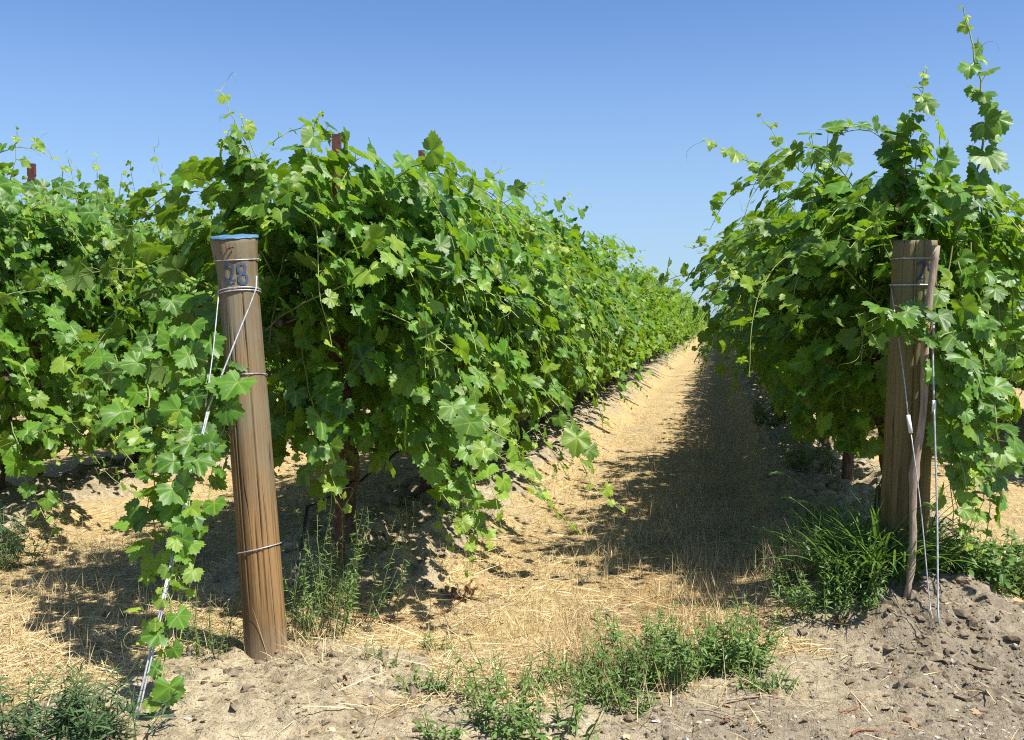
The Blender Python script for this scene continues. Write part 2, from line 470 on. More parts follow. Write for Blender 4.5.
# ------------------------------------------------------------------ grape leaves
def leaf_template(rng, n_rim, rings, teeth=True):
    th = np.linspace(-math.radians(168), math.radians(168), n_rim)          # 0 = tip of the middle lobe
    lobes = [(0, 1.0, 36), (math.radians(58), 0.90, 34), (-math.radians(58), 0.90, 34),
             (math.radians(118), 0.74, 40), (-math.radians(118), 0.74, 40)]
    cut = rng.uniform(0.22, 0.36)
    r = np.full(n_rim, 0.42); vein = np.zeros(n_rim)
    for (c, L, w) in lobes:
        L = L * rng.uniform(0.93, 1.07)
        d = np.abs(th - c) / math.radians(w)
        r = np.maximum(r, L * (1 - cut * np.clip(d, 0, 1.4) ** 1.5))
        vein = np.maximum(vein, np.clip(1 - np.abs(th - c) / math.radians(28), 0, 1))
    edge = np.clip((math.radians(168) - np.abs(th)) / math.radians(25), 0, 1)
    r = r * (0.35 + 0.65 * edge)
    if teeth: r = r * (1 + 0.075 * np.where(np.arange(n_rim) % 2 == 0, 1, -1) * rng.uniform(0.6, 1.3, n_rim))
    vs = [np.zeros((1, 3))]; vv = [np.ones(1)]
    fold = rng.uniform(-0.05, 0.38); droop = rng.uniform(0.05, 0.42); ph = rng.uniform(0, 6.28); rip = rng.uniform(0.03, 0.09)
    side = rng.uniform(-0.15, 0.15)
    for k, fr in enumerate(rings):
        rr = r * fr
        x = rr * np.sin(th); y = rr * np.cos(th)
        z = fold * np.abs(x) * 0.6 - droop * np.where(y > 0, y * y, 0.35 * y * y) + rip * fr * np.sin(5 * th + ph) + side * x * y - 0.18 * x * x
        z = z + 0.05 * fr * (1 - vein) * (1 if fr < 0.9 else 0.3)
        vs.append(np.stack([x, y, z], 1)); vv.append(vein)
    v = np.concatenate(vs); a = np.concatenate(vv)
    t = []
    i = np.arange(n_rim - 1)
    t.append(np.stack([np.zeros(n_rim - 1, int), 1 + i + 1, 1 + i], 1))
    for k in range(len(rings) - 1):
        a0 = 1 + k * n_rim; b0 = a0 + n_rim
        t.append(np.stack([a0 + i, a0 + i + 1, b0 + i + 1], 1)); t.append(np.stack([a0 + i, b0 + i + 1, b0 + i], 1))
    t = np.concatenate(t)
    return v, t, a

_rng0 = np.random.default_rng(11)
T_HI = [leaf_template(_rng0, 43, (0.55, 1.0)) for _ in range(7)]
T_MID = [leaf_template(_rng0, 23, (0.55, 1.0)) for _ in range(6)]
T_LO = [leaf_template(_rng0, 15, (1.0,), True) for _ in range(5)]

def scatter(geo, templates, rng, P, X, Yd, Z, S, age, rnd):
    n = len(P)
    if n == 0: return
    which = rng.integers(0, len(templates), n)
    R = np.stack([X, Yd, Z], 2)
    for k, (v, t, a) in enumerate(templates):
        m = np.where(which == k)[0]
        if len(m) == 0: continue
        V = np.einsum('nij,vj->nvi', R[m] * S[m][:, None, None], v) + P[m][:, None, :]
        T = t[None] + (np.arange(len(m)) * len(v))[:, None, None]
        geo.add(V.reshape(-1, 3), T.reshape(-1, 3), vein=np.tile(a, len(m)), age=np.repeat(age[m], len(v)), rnd=np.repeat(rnd[m], len(v)))

def frame(normal, along):
    Z = nrm(normal); Y = along - Z * np.sum(along * Z, 1, keepdims=True); Y = nrm(Y); X = np.cross(Y, Z)
    return X, Y, Z

def leaves_on_path(rng, pts, out_dir, size, tip_young=0.25, start=0.06, young_bias=0.0):
    """leaf frames alternating along one cane; pts spaced about one internode apart"""
    n = len(pts)
    i = np.arange(n); f = i / max(n - 1, 1)
    keep = (f > start) & (rng.random(n) > 0.05)
    i = i[keep]; f = f[keep]; p = pts[keep]
    tan = nrm(np.gradient(pts, axis=0))[keep]
    k = len(p)
    side = nrm(np.cross(tan, np.array([0, 0, 1.0]) + rng.normal(0, 0.35, (k, 3)))) * np.where(i % 2 == 0, 1, -1)[:, None]
    od = np.broadcast_to(out_dir, (k, 3))
    pet = nrm(side * 0.8 + od * 0.55 + np.array([0, 0, 0.35]) + rng.normal(0, 0.3, (k, 3)))
    tip = np.clip((f - (1 - tip_young)) / tip_young, 0, 1)
    S = size * rng.uniform(0.50, 1.20, k) * (1 - 0.72 * tip)
    L = S * rng.uniform(0.55, 1.0, k)
    base = p + pet * L[:, None]
    normal = np.array([0, 0, 0.50]) + od * 0.85 + SUN_DIR * 0.45 + rng.normal(0, 0.58, (k, 3))
    along = pet * 0.7 + od * 0.4 + np.array([0, 0, -0.75]) + rng.normal(0, 0.35, (k, 3))
    X, Y, Z = frame(normal, along)
    age = np.clip(tip ** 1.3 * 0.95 + (rng.random(k) < 0.10) * rng.uniform(0.15, 0.6, k) + young_bias, 0, 1)
    rnd = np.clip(rng.normal(0.52, 0.36, k), 0, 1)
    return dict(p=p, base=base, X=X, Y=Y, Z=Z, S=S, age=age, rnd=rnd)

def grow(rng, start, d, length, step=0.062, grav=0.055, wob=0.10, top=2.2):
    n = max(4, int(length / step)); pts = [np.array(start, float)]; d = np.array(d, float)
    for k in range(n):
        d = d + np.array([0, 0, -grav * (0.25 + 1.3 * k / n)]) + rng.normal(0, wob, 3)
        if pts[-1][2] > top: d[2] -= 0.14
        if pts[-1][2] < 0.40: d = d + np.array([0, 0, 0.2])
        d = d / np.linalg.norm(d)
        pts.append(pts[-1] + d * step)
    return np.array(pts)

def put_leaves(gl, gc, rng, L, templates, petioles=True):
    scatter(gl, templates, rng, L['base'], L['X'], L['Y'], L['Z'], L['S'], L['age'], L['rnd'])
    if petioles:
        k = len(L['p'])
        prisms(gc, L['p'], L['base'], np.full(k, 0.0016), np.full(k, 0.0012), rnd=np.clip(0.55 + 0.4 * L['age'], 0, 1))

def tendril(gc, rng, p, d):
    n = 12; pts = [p]; d = nrm(np.asarray(d, float)); ax = nrm(rng.normal(0, 1, 3))
    for k in range(n):
        ang = 0.08 + 0.055 * k
        d = d * math.cos(ang) + np.cross(ax, d) * math.sin(ang); d = d / np.linalg.norm(d)
        pts.append(pts[-1] + d * 0.016)
    tube(gc, pts, np.linspace(0.0013, 0.0006, n + 1), 3, False, rnd=0.85)

def vine_parts(seed, templates, spacing=1.53, n_shoots=62, hi=True, size=0.094, sprawl=1.0, extra_up=3, top=1.74, up_top=2.05, skirt=0.36):
    """meshes of one grapevine in local coordinates (base of the trunk at the origin, row along y)"""
    rng = np.random.default_rng(seed)
    gt, gc, gl = Geo(), Geo(), Geo()
    # trunk and the two arms along the wire
    nseg = 14; zz = np.linspace(-0.12, 1.12, nseg)
    tw = np.stack([0.03 * np.sin(zz * 5 + seed) + 0.015 * rng.normal(size=nseg), 0.03 * np.cos(zz * 4 + seed * 2) + 0.015 * rng.normal(size=nseg), zz], 1)
    tube(gt, tw, 0.034 + 0.016 * np.exp(-zz * 5) + 0.006 * rng.normal(size=nseg), 9)
    for s in (-1, 1):
        yy = np.linspace(0, spacing * 0.52, 9) * s
        arm = np.stack([tw[-1][0] + 0.02 * rng.normal(size=9), tw[-1][1] + yy, 1.10 + 0.05 * np.sin(np.linspace(0, 1.5, 9)) + 0.012 * rng.normal(size=9)], 1)
        tube(gt, arm, np.linspace(0.028, 0.016, 9), 7)
    for k in range(n_shoots):
        y = rng.uniform(-0.5, 0.5) * spacing * 1.04
        sgn = rng.choice([-1, 1]); lean = abs(rng.normal(0, 0.75)) * sprawl
        lean = min(lean, 1.75)
        up = k >= n_shoots - extra_up
        if up: lean = rng.uniform(0, 0.3)
        d = np.array([math.sin(lean) * sgn, rng.normal(0, 0.28), math.cos(lean)])
        start = (rng.normal(0, 0.05), y, 1.13 + rng.normal(0, 0.05))
        length = rng.uniform(0.85, 1.75)
        if up: length = rng.uniform(1.1, 1.45)
        pts = grow(rng, start, d, length, grav=0.03 if up else rng.uniform(0.045, 0.13), wob=0.085, top=up_top if up else top + rng.normal(0, 0.12))
        if hi or k % 2 == 0:
            tube(gc, pts, np.linspace(0.0045, 0.0016, len(pts)), 5 if hi else 3, False, rnd=np.repeat(np.linspace(0.25, 0.9, len(pts)), 5 if hi else 3))
        od = nrm(np.array([pts[len(pts) // 2][0] * 2.2 + 0.25 * sgn, rng.normal(0, 0.3), 0.15]))
        L = leaves_on_path(rng, pts, od, size)
        put_leaves(gl, gc, rng, L, templates, hi)
        if hi and rng.random() < 0.5:
            tendril(gc, rng, pts[-3], pts[-1] - pts[-4])
    # inner and shell leaves on side shoots, so that the wall of leaves closes
    nl = int(n_shoots * 16)
    sgn = rng.choice([-1, 1], nl); z = skirt + (1.86 - skirt) * rng.random(nl) ** 0.9
    wid = (0.30 + 0.34 * np.sin(np.clip((z - 0.15) / 1.85, 0, 1) * math.pi)) * sprawl
    P = np.stack([sgn * wid * rng.uniform(0.12, 1.08, nl), rng.uniform(-0.52, 0.52, nl) * spacing, z], 1)
    od = nrm(np.stack([sgn * 1.0, rng.normal(0, 0.35, nl), (z - 1.3) * 0.9], 1))
    X, Y, Z = frame(np.array([0, 0, 0.40]) + od * 0.95 + SUN_DIR * 0.35 + rng.normal(0, 0.55, (nl, 3)), od * 0.4 + np.array([0, 0, -0.8]) + rng.normal(0, 0.4, (nl, 3)))
    scatter(gl, templates, rng, P, X, Y, Z, size * rng.uniform(0.6, 1.15, nl), np.clip(rng.normal(0.02, 0.12, nl), 0, 0.7), np.clip(rng.normal(0.45, 0.27, nl), 0, 1))
    return gt.mesh('trunk', M_TRUNK), gc.mesh('canes', M_CANE), gl.mesh('leaves', M_VINE)

def plant_vine(parts, x, y, label, group=None, scale=1.0, flip=False, wide=1.0):
    z = float(gz(np.array([x]), np.array([y]))[0])
    o = empty('grapevine', (x, y, z))
    o.scale = (wide, 1, scale)
    if flip: o.rotation_euler = (0, 0, math.pi)
    tag(o, label, 'grapevine', group)
    for nm, me in zip(('trunk', 'canes', 'leaves'), parts):
        obj(nm, me, o)
    return o

VINES = []
SP = 1.53
# the row left of the track
near_left = ['grapevine rising directly behind the blue-topped post, trunk beside the tall brown stake',
             'second grapevine behind the blue-topped post, leafy shoots drooping low towards the straw track',
             'third grapevine behind the blue-topped post, in the hedge left of the straw track']
for k in range(3):
    parts = vine_parts(100 + k, T_HI, n_shoots=84, size=0.082, extra_up=3 if k else 0, top=1.56 if k else 1.66, up_top=1.98, skirt=0.36 if k else 0.50)
    VINES.append(plant_vine(parts, -1.85, 4.78 + SP * k, near_left[k], 'grapevines in the row left of the track'))
# the row right of the track
near_right = ['grapevine right behind the green-stained post with the leaning stick, long shoots reaching skyward',
              'second grapevine behind the green-stained post, grey trunk showing in deep shade',
              'third grapevine behind the green-stained post, shading the straw track']
for k in range(3):
    parts = vine_parts(220 + k, T_HI, n_shoots=86, size=0.082, sprawl=0.88 if k == 0 else 0.72, extra_up=2 if k else 0, top=1.64 if k else 1.52, skirt=0.47)
    VINES.append(plant_vine(parts, 0.92, 5.90 + SP * k, near_right[k], 'grapevines in the row right of the track'))
# the next row to the left
mid_l = ['grapevine at the far left edge, below a short brown stake, in the second row left',
         'grapevine in the second row left, just right of the short brown stake',
         'grapevine of the second row left seen over the gap beside the blue-topped post']
for k in range(3):
    parts = vine_parts(300 + k, T_HI if k < 2 else T_MID, n_shoots=88, size=0.078, sprawl=1.08, skirt=0.22, extra_up=7, up_top=2.25)
    VINES.append(plant_vine(parts, -4.60, 5.75 + SP * k, mid_l[k], 'grapevines in the second row left'))

MIDS = [vine_parts(400 + k, T_MID, n_shoots=74, hi=False, size=0.084, extra_up=6, top=1.64, up_top=1.98) for k in range(5)]
LOWS = [vine_parts(500 + k, T_LO, n_shoots=76, hi=False, size=0.082, extra_up=5, top=1.62, up_top=1.95) for k in range(5)]
rr = random.Random(5)
def far_row(x, y0, y1, label, group, wide=1.0, tall=1.0):
    y = y0
    while y < y1:
        parts = rr.choice(MIDS if y < 22 else LOWS)
        plant_vine(parts, x + rr.uniform(-0.06, 0.06), y + rr.uniform(-0.08, 0.08), label, group, tall * rr.uniform(0.93, 1.10), rr.random() < 0.5, wide * rr.uniform(0.84, 1.16))
        y += SP
far_row(-1.85, 4.78 + 3 * SP, FAR_END, 'grapevine farther along the hedge row that borders the track on the left', 'grapevines in the row left of the track')
far_row(0.92, 5.90 + 3 * SP, FAR_END, 'grapevine farther along the shaded hedge row right of the track', 'grapevines in the row right of the track', 0.66, 0.92)
far_row(-4.60, 5.75 + 3 * SP, 26, 'grapevine of the second row left, hidden deep behind the nearer hedge', 'grapevines in the second row left')
far_row(-7.36, 9.0, 24, 'grapevine of the third row left, glimpsed through gaps in the nearer leaves', 'grapevines in the third row left')
far_row(3.68, 9.3, 30, 'grapevine of the next row right, glimpsed beyond the sunlit straw strip', 'grapevines in the second row right')

# ------------------------------------------------------------------ single long shoots, parts of the nearest vines
def smooth_path(ctrl, step=0.07):
    c = np.asarray(ctrl, float); out = []
    P = np.concatenate([[2 * c[0] - c[1]], c, [2 * c[-1] - c[-2]]])
    for i in range(1, len(P) - 2):
        n = max(2, int(np.linalg.norm(P[i + 1] - P[i]) / 0.01))
        for t in np.linspace(0, 1, n, endpoint=False):
            a = -0.5 * t + t * t - 0.5 * t ** 3; b = 1 - 2.5 * t * t + 1.5 * t ** 3
            d = 0.5 * t + 2 * t * t - 1.5 * t ** 3; e = -0.5 * t * t + 0.5 * t ** 3
            out.append(a * P[i - 1] + b * P[i] + d * P[i + 1] + e * P[i + 2])
    out.append(c[-1]); out = np.array(out)
    s = np.concatenate([[0], np.cumsum(np.linalg.norm(np.diff(out, axis=0), axis=1))])
    q = np.linspace(0, s[-1], max(3, int(s[-1] / step) + 1))
    return np.stack([np.interp(q, s, out[:, k]) for k in range(3)], 1)

def long_shoot(vine, name, seed, ctrls, size, out_dir, label=None, young=0.3, bias=0.0, step=0.07, rad=0.004, start=0.03):
    rng = np.random.default_rng(seed)
    gc, gl = Geo(), Geo()
    for ctrl in ctrls:
        pts = smooth_path([at(*c) if len(c) == 3 else c[:3] for c in ctrl], step)
        pts = pts + rng.normal(0, 0.006, pts.shape)
        tube(gc, pts, np.linspace(rad, rad * 0.35, len(pts)), 6, False, rnd=np.repeat(np.linspace(0.35, 0.95, len(pts)), 6))
        od = nrm(np.array(out_dir, float))
        L = leaves_on_path(rng, pts, od, size, young, start, bias)
        put_leaves(gl, gc, rng, L, T_HI)
        for q in (0.5, 0.75, 0.97):
            if rng.random() < 0.75:
                i = min(len(pts) - 1, int(q * len(pts))); tendril(gc, rng, pts[i], rng.normal(0, 1, 3) + np.array([0, 0, 0.3]))
    org = np.array(vine.location)
    o = obj(name, gc.mesh(name, M_CANE, origin=org), vine)
    if label: o['label'] = label
    obj('leaves', gl.mesh('leaves', M_VINE, origin=org), o)
    return o

V0, V1 = VINES[0], VINES[1]
R0, R1 = VINES[3], VINES[4]
L0, L1 = VINES[6], VINES[7]
cam_out = (0.35, -1.0, 0.1)
# trailing down the guy wire in front of the left post
long_shoot(V0, 'trailing_shoot', 1, [
    [(235, 300, 4.04), (212, 350, 3.71), (212, 400, 3.51), (196, 465, 3.37), (184, 540, 3.25), (168, 610, 3.14), (152, 690, 3.04)],
    [(170, 300, 4.09), (150, 370, 3.79), (150, 430, 3.61), (156, 500, 3.49), (150, 570, 3.35), (140, 640, 3.23)],
    [(250, 330, 4.09), (232, 380, 3.59), (226, 410, 3.51), (215, 450, 3.45), (208, 500, 3.39), (195, 560, 3.29), (180, 640, 3.15)],
    [(180, 330, 3.99), (185, 380, 3.59), (188, 430, 3.45), (190, 490, 3.33), (175, 545, 3.23), (165, 590, 3.15)],
    [(195, 300, 3.89), (200, 345, 3.59), (190, 380, 3.51), (178, 410, 3.45), (168, 450, 3.39)],
    [(170, 600, 3.15), (168, 640, 3.09), (160, 690, 3.01), (152, 725, 2.95)],
    [(110, 330, 4.19), (125, 400, 3.79), (150, 450, 3.54), (170, 520, 3.34), (178, 600, 3.21)],
    [(205, 420, 3.49), (180, 445, 3.45), (150, 500, 3.41), (135, 560, 3.37)]],
    0.076, (0.25, -1.0, 0.25), 'leafy shoots trailing down the slanting guy wire', 0.3, 0.0, 0.056)
long_shoot(V0, 'upright_shoot', 2, [
    [(262, 260, 4.15), (262, 190, 4.1), (243, 140, 4.05), (222, 92, 4.02)],
    [(270, 250, 4.2), (272, 200, 4.15), (258, 160, 4.1), (240, 120, 4.05)],
    [(250, 240, 4.2), (240, 200, 4.15), (232, 160, 4.1), (226, 130, 4.05)],
    [(318, 230, 4.4), (314, 180, 4.4), (312, 145, 4.4), (320, 112, 4.38)]], 0.082, (0.3, -0.8, 0.2), 'shoots standing up above the blue-topped post', 0.3, 0.08, 0.045)
# drooping into the track from the second vine
long_shoot(V1, 'drooping_shoot', 3, [
    [(350, 360, 4.2), (420, 395, 4.15), (470, 430, 4.1), (510, 465, 4.05), (545, 500, 4.0)],
    [(400, 380, 4.5), (450, 430, 4.4), (490, 480, 4.35), (500, 530, 4.3)],
    [(430, 400, 4.6), (470, 470, 4.5), (480, 530, 4.4), (470, 575, 4.3)],
    [(380, 360, 4.4), (420, 430, 4.3), (440, 490, 4.25), (470, 540, 4.2)],
    [(480, 360, 5.3), (530, 380, 5.2), (560, 410, 5.1), (590, 480, 5.0), (620, 510, 4.95)],
    [(410, 400, 4.6), (430, 450, 4.5), (460, 490, 4.45), (475, 540, 4.4)],
    [(440, 400, 4.8), (450, 460, 4.7), (435, 510, 4.6), (450, 550, 4.5)],
    [(470, 410, 4.9), (480, 460, 4.8), (470, 510, 4.7), (490, 545, 4.6)],
    [(500, 390, 5.2), (510, 430, 5.1), (520, 470, 5.0)],
    [(400, 370, 4.3), (440, 400, 4.22), (490, 430, 4.15), (520, 450, 4.1)]],
    0.085, (0.7, -0.8, 0.2), 'shoots drooping over the straw track', 0.35, 0.12, 0.062)
long_shoot(V0, 'low_shoot', 4, [
    [(300, 330, 4.1), (310, 400, 4.0), (325, 450, 3.98), (340, 500, 3.95)],
    [(360, 330, 4.2), (345, 380, 4.1), (330, 430, 4.0), (318, 480, 3.95)],
    [(290, 360, 4.1), (285, 420, 4.05), (300, 460, 4.0)],
    [(330, 340, 4.3), (325, 400, 4.2), (335, 450, 4.1), (330, 520, 4.05)],
    [(300, 380, 4.2), (310, 430, 4.1), (318, 470, 4.05), (345, 510, 4.0)]], 0.09, (0.3, -1.0, 0.1), 'shoots hanging low beside the left post', 0.3, 0.0)
# the right-hand row: tall shoots against the sky and shoots arching into the track
long_shoot(R0, 'upright_shoot', 5, [
    [(955, 235, 4.9), (978, 165, 4.85), (986, 110, 4.8), (975, 55, 4.8), (963, 8, 4.8)]], 0.092, (0.1, -0.9, 0.0), 'tall slender shoot against the sky', 0.2, 0.02, 0.046, 0.007)
long_shoot(R0, 'upright_shoot', 6, [
    [(905, 225, 5.35), (905, 170, 5.25), (915, 115, 5.20), (928, 68, 5.20)],
    [(895, 230, 5.35), (893, 190, 5.30), (900, 150, 5.25), (912, 110, 5.25)],
    [(918, 225, 5.35), (915, 180, 5.30), (922, 140, 5.25)]], 0.082, (0.0, -0.9, 0.1), 'dense shoots standing above the stained post', 0.32, 0.05, 0.042)
long_shoot(R0, 'arching_shoot', 7, [
    [(880, 250, 5.60), (830, 225, 5.50), (780, 180, 5.45), (735, 155, 5.40), (704, 140, 5.40)],
    [(880, 230, 5.70), (840, 200, 5.60), (795, 165, 5.55), (760, 115, 5.50)],
    [(870, 250, 5.50), (820, 230, 5.40), (780, 235, 5.35), (725, 245, 5.30), (685, 246, 5.30)],
    [(880, 260, 5.40), (840, 250, 5.20), (800, 270, 5.10), (760, 290, 5.05), (725, 265, 5.10)],
    [(880, 240, 5.50), (850, 235, 5.30), (820, 245, 5.20), (800, 280, 5.10), (790, 310, 5.05), (815, 318, 5.00)],
    [(870, 270, 5.80), (820, 260, 5.70), (770, 260, 5.60), (730, 280, 5.55)]],
    0.088, (-0.3, -0.8, 0.35), 'yellow-green shoots arching over the track', 0.36, 0.12, 0.043)
long_shoot(R0, 'hanging_shoot', 8, [
    [(960, 260, 4.75), (965, 330, 4.65), (960, 400, 4.6), (962, 460, 4.55), (975, 520, 4.5)],
    [(985, 260, 4.85), (985, 330, 4.75), (980, 400, 4.7), (970, 460, 4.65), (960, 500, 4.6)],
    [(945, 280, 4.7), (950, 350, 4.62), (948, 420, 4.6), (955, 480, 4.55)],
    [(1010, 280, 4.9), (1015, 350, 4.9), (1010, 390, 4.85)],
    [(955, 330, 4.6), (925, 340, 4.5), (895, 325, 4.48), (868, 330, 4.45)],
    [(960, 350, 4.6), (985, 390, 4.55), (1000, 430, 4.5), (990, 480, 4.5)],
    [(990, 330, 4.9), (975, 400, 4.8), (985, 470, 4.75), (975, 530, 4.7)],
    [(950, 315, 4.6), (920, 322, 4.52), (892, 318, 4.5), (866, 320, 4.48), (858, 335, 4.46)],
    [(940, 350, 4.58), (915, 335, 4.5), (885, 338, 4.47), (862, 345, 4.46)],
    [(1000, 300, 4.95), (1000, 370, 4.9), (1010, 400, 4.85)],
    [(980, 380, 4.75), (970, 440, 4.68), (975, 500, 4.62), (965, 545, 4.58)],
    [(965, 380, 4.7), (955, 440, 4.64), (950, 500, 4.6), (958, 545, 4.56)],
    [(1000, 400, 4.85), (992, 450, 4.78), (990, 510, 4.7), (982, 550, 4.66)],
    [(950, 250, 4.8), (945, 320, 4.72), (958, 400, 4.7), (950, 470, 4.65), (960, 530, 4.6)],
    [(970, 240, 4.8), (975, 300, 4.7), (960, 370, 4.62), (972, 430, 4.6), (965, 500, 4.56)]],
    0.082, (0.3, -1.0, 0.2), 'leafy shoots hanging beside the leaning stick', 0.3, 0.03, 0.062)
# the second row left
long_shoot(L0, 'upright_shoot', 9, [
    [(-20, 220, 5.3), (10, 180, 5.2), (18, 130, 5.2)],
    [(-30, 170, 5.0), (0, 152, 5.0), (30, 147, 5.0), (52, 160, 5.0)]], 0.075, (0.4, -0.8, 0.1), 'thin shoot arching against the sky', 0.5, 0.0, 0.08)
long_shoot(L1, 'upright_shoot', 10, [
    [(168, 250, 6.0), (165, 200, 6.0), (155, 148, 6.0)],
    [(115, 230, 5.9), (120, 185, 5.9), (122, 172, 5.9)],
    [(92, 230, 5.6), (98, 190, 5.6), (95, 155, 5.6)],
    [(55, 220, 5.6), (62, 180, 5.6), (58, 158, 5.6)]], 0.075, (0.4, -0.8, 0.1), 'small shoot standing against the sky', 0.5, 0.0, 0.08)
long_shoot(L0, 'low_shoot', 12, [
    [(-40, 470, 5.1), (20, 440, 4.9), (60, 425, 4.85), (110, 410, 4.8)],
    [(60, 350, 5.2), (100, 420, 5.1), (140, 470, 5.05), (150, 480, 5.0)],
    [(10, 420, 5.0), (30, 490, 4.9), (55, 530, 4.85)],
    [(90, 330, 5.4), (70, 400, 5.3), (80, 460, 5.2)]], 0.080, (0.4, -0.9, 0.2), 'shoots hanging low at the left edge', 0.35, 0.05)

# ------------------------------------------------------------------ end posts
def post_frame(base, top):
    base = np.asarray(base, float); top = np.asarray(top, float)
    ax = nrm(top - base); u = nrm(np.cross(np.array([0, 1.0, 0]), ax)); w = np.cross(ax, u)   # u ~ +x, w ~ +y (away)
    return base, top, ax, u, w

def build_post(base, top, r_fn, mat, label, seed, cut=0.0):
    base, top, ax, u, w = post_frame(base, top)
    rng = np.random.default_rng(seed)
    H = np.linalg.norm(top - base)
    root = empty('end_post', base); tag(root, label, 'wooden post')
    n, m = 180, 90
    g = Geo(); hh = np.linspace(-0.25, H, m); an = np.linspace(0, 2 * math.pi, n, endpoint=False)
    A, Hh = np.meshgrid(an, hh)
    rad = r_fn(Hh / H, A) + 0.0035 * fbm(A * 2.2, Hh * 1.3, seed, 3) + 0.0006 * fbm(A * 13, Hh * 1.2, seed + 4, 3)
    fa = math.atan2(-top[1], -top[0])
    for c in range(11):                                   # drying cracks along the grain
        ca = fa + rng.uniform(-1.5, 1.5) if c else fa + 0.12
        h0 = rng.uniform(0, 1.2) if c else 0.15; h1 = h0 + (rng.uniform(0.25, 0.8) if c else 1.4)
        line = ca + 0.035 * np.sin(Hh * 2.2 + c) + 0.02 * fbm(Hh * 5, Hh * 0 + c, 7, 3)
        dd = np.angle(np.exp(1j * (A - line)))
        rad = rad - (0.010 if c == 0 else 0.006) * np.exp(-(dd / 0.026) ** 2) * sstep(h0, h0 + 0.15, Hh) * (1 - sstep(h1 - 0.15, h1, Hh))
    Hh = Hh - cut * sstep(0.8, 1.0, Hh / H) * rad * np.cos(A - math.atan2(-top[1], -top[0]))
    V = (ax * Hh[..., None] + (np.cos(A) * rad)[..., None] * u + (np.sin(A) * rad)[..., None] * w).reshape(-1, 3)
    i = np.arange(m - 1)[:, None] * n; j = np.arange(n)[None]; j2 = (j + 1) % n
    t = np.concatenate([np.stack([(i + j).ravel(), (i + j2).ravel(), (i + n + j2).ravel()], 1), np.stack([(i + j).ravel(), (i + n + j2).ravel(), (i + n + j).ravel()], 1)])
    k = len(V); V = np.concatenate([V, (ax * (H + 0.004))[None]])
    jj = np.arange(n); t = np.concatenate([t, np.stack([np.full(n, k), (m - 1) * n + jj, (m - 1) * n + (jj + 1) % n], 1)])
    g.add(V, t, gx=np.append((np.cos(A) * rad).ravel(), 0), gy=np.append((np.sin(A) * rad).ravel(), 0), gh=np.append(Hh.ravel(), H)); obj('post_body', g.mesh('post_body', mat), root)
    return root, H, ax, u, w

def surf(H, ax, u, w, r_fn, a, h, off=0.0):
    """point on the post's surface, a = angle (0 = +x, -90 deg = towards the camera), h = height"""
    r = r_fn(np.array(h / H), np.array(a)) + 0.0015 + off
    return ax * h + (math.cos(a) * u + math.sin(a) * w) * float(r)

def band(root, fr, r_fn, h, tilt=0.0, rad=0.0028, turns=1, phase=0.0):
    H, ax, u, w = fr; g = Geo()
    for k in range(turns):
        pts = [surf(H, ax, u, w, r_fn, a, h + k * 0.011 + tilt * math.cos(a - phase) , 0.003) for a in np.linspace(0, 2 * math.pi, 49)]
        tube(g, pts, rad, 6, False)
    return obj('wire_band', g.mesh('wire_band', M_WIRE), root)

def stroke(g, fr, r_fn, pts, width=0.006):
    """a flat painted ribbon lying on the post; pts = (angle, height)"""
    H, ax, u, w = fr
    P = np.array([surf(H, ax, u, w, r_fn, a, h, 0.0035) for a, h in pts])
    N = np.array([math.cos(a) * u + math.sin(a) * w for a, h in pts])
    T = nrm(np.gradient(P, axis=0)); S = np.cross(T, N)
    n = len(P); wd = width * (1 + 0.18 * np.sin(np.arange(n) * 1.7))[:, None]
    V = np.concatenate([P + S * wd, P - S * wd]); i = np.arange(n - 1)
    g.add(V, np.concatenate([np.stack([i, i + 1, n + i + 1], 1), np.stack([i, n + i + 1, n + i], 1)]))

def loop(ca, ch, ra, rh, n=22, a0=0, a1=2 * math.pi):
    return [(ca + ra * math.cos(t), ch + rh * math.sin(t)) for t in np.linspace(a0, a1, n)]

# left post: blue painted top, number 28
def rL(f, a):
    return 0.082 + 0.001 * np.clip(0.4 - f, 0, 1) + 0.020 * sstep(0.90, 1.0, f) * (0.45 + 0.55 * (np.cos(a - math.pi) * 0.5 + 0.5)) - 0.004 * sstep(0.55, 0.75, f)
PL_BASE, PL_TOP = np.array([-1.720, 3.60, 0.01]), np.array([-1.895, 3.72, 1.685])
pl, H_, ax_, u_, w_ = build_post(PL_BASE, PL_TOP, rL, M_POST, 'weathered round post with a blue painted top and blue number 28', 1, 0.24)
frL = (H_, ax_, u_, w_)
FA = math.atan2(-PL_TOP[1], -PL_TOP[0])                      # angle of the post's side that faces the viewer
g = Geo()
def topz(a, k=1.0): return -0.24 * 0.1 * k * math.cos(a - FA)
angs = np.linspace(0, 2 * math.pi, 64, endpoint=False)
ring = [surf(*frL, rL, a, H_, 0.0028) + ax_ * (topz(a) - 0.001 - 0.003 * max(0, math.sin(3 * a + 1)) - 0.003 * max(0, math.sin(11 * a))) for a in angs]
ring2 = [surf(*frL, rL, a, H_, 0.0015) + ax_ * (topz(a) + 0.003) for a in angs]
inner = [(np.array(surf(*frL, rL, a, H_, 0)) - ax_ * H_) * 0.6 + ax_ * (H_ + topz(a, 0.6) + 0.006 + 0.0015 * math.sin(5 * a)) for a in angs]
V = np.array(ring + ring2 + inner + [ax_ * (H_ + 0.007)]); j = np.arange(64); j2 = (j + 1) % 64
g.add(V, np.concatenate([np.stack([j, j2, 64 + j2], 1), np.stack([j, 64 + j2, 64 + j], 1), np.stack([64 + j, 64 + j2, 128 + j2], 1), np.stack([64 + j, 128 + j2, 128 + j], 1), np.stack([128 + j, 128 + j2, np.full(64, 192)], 1)]))
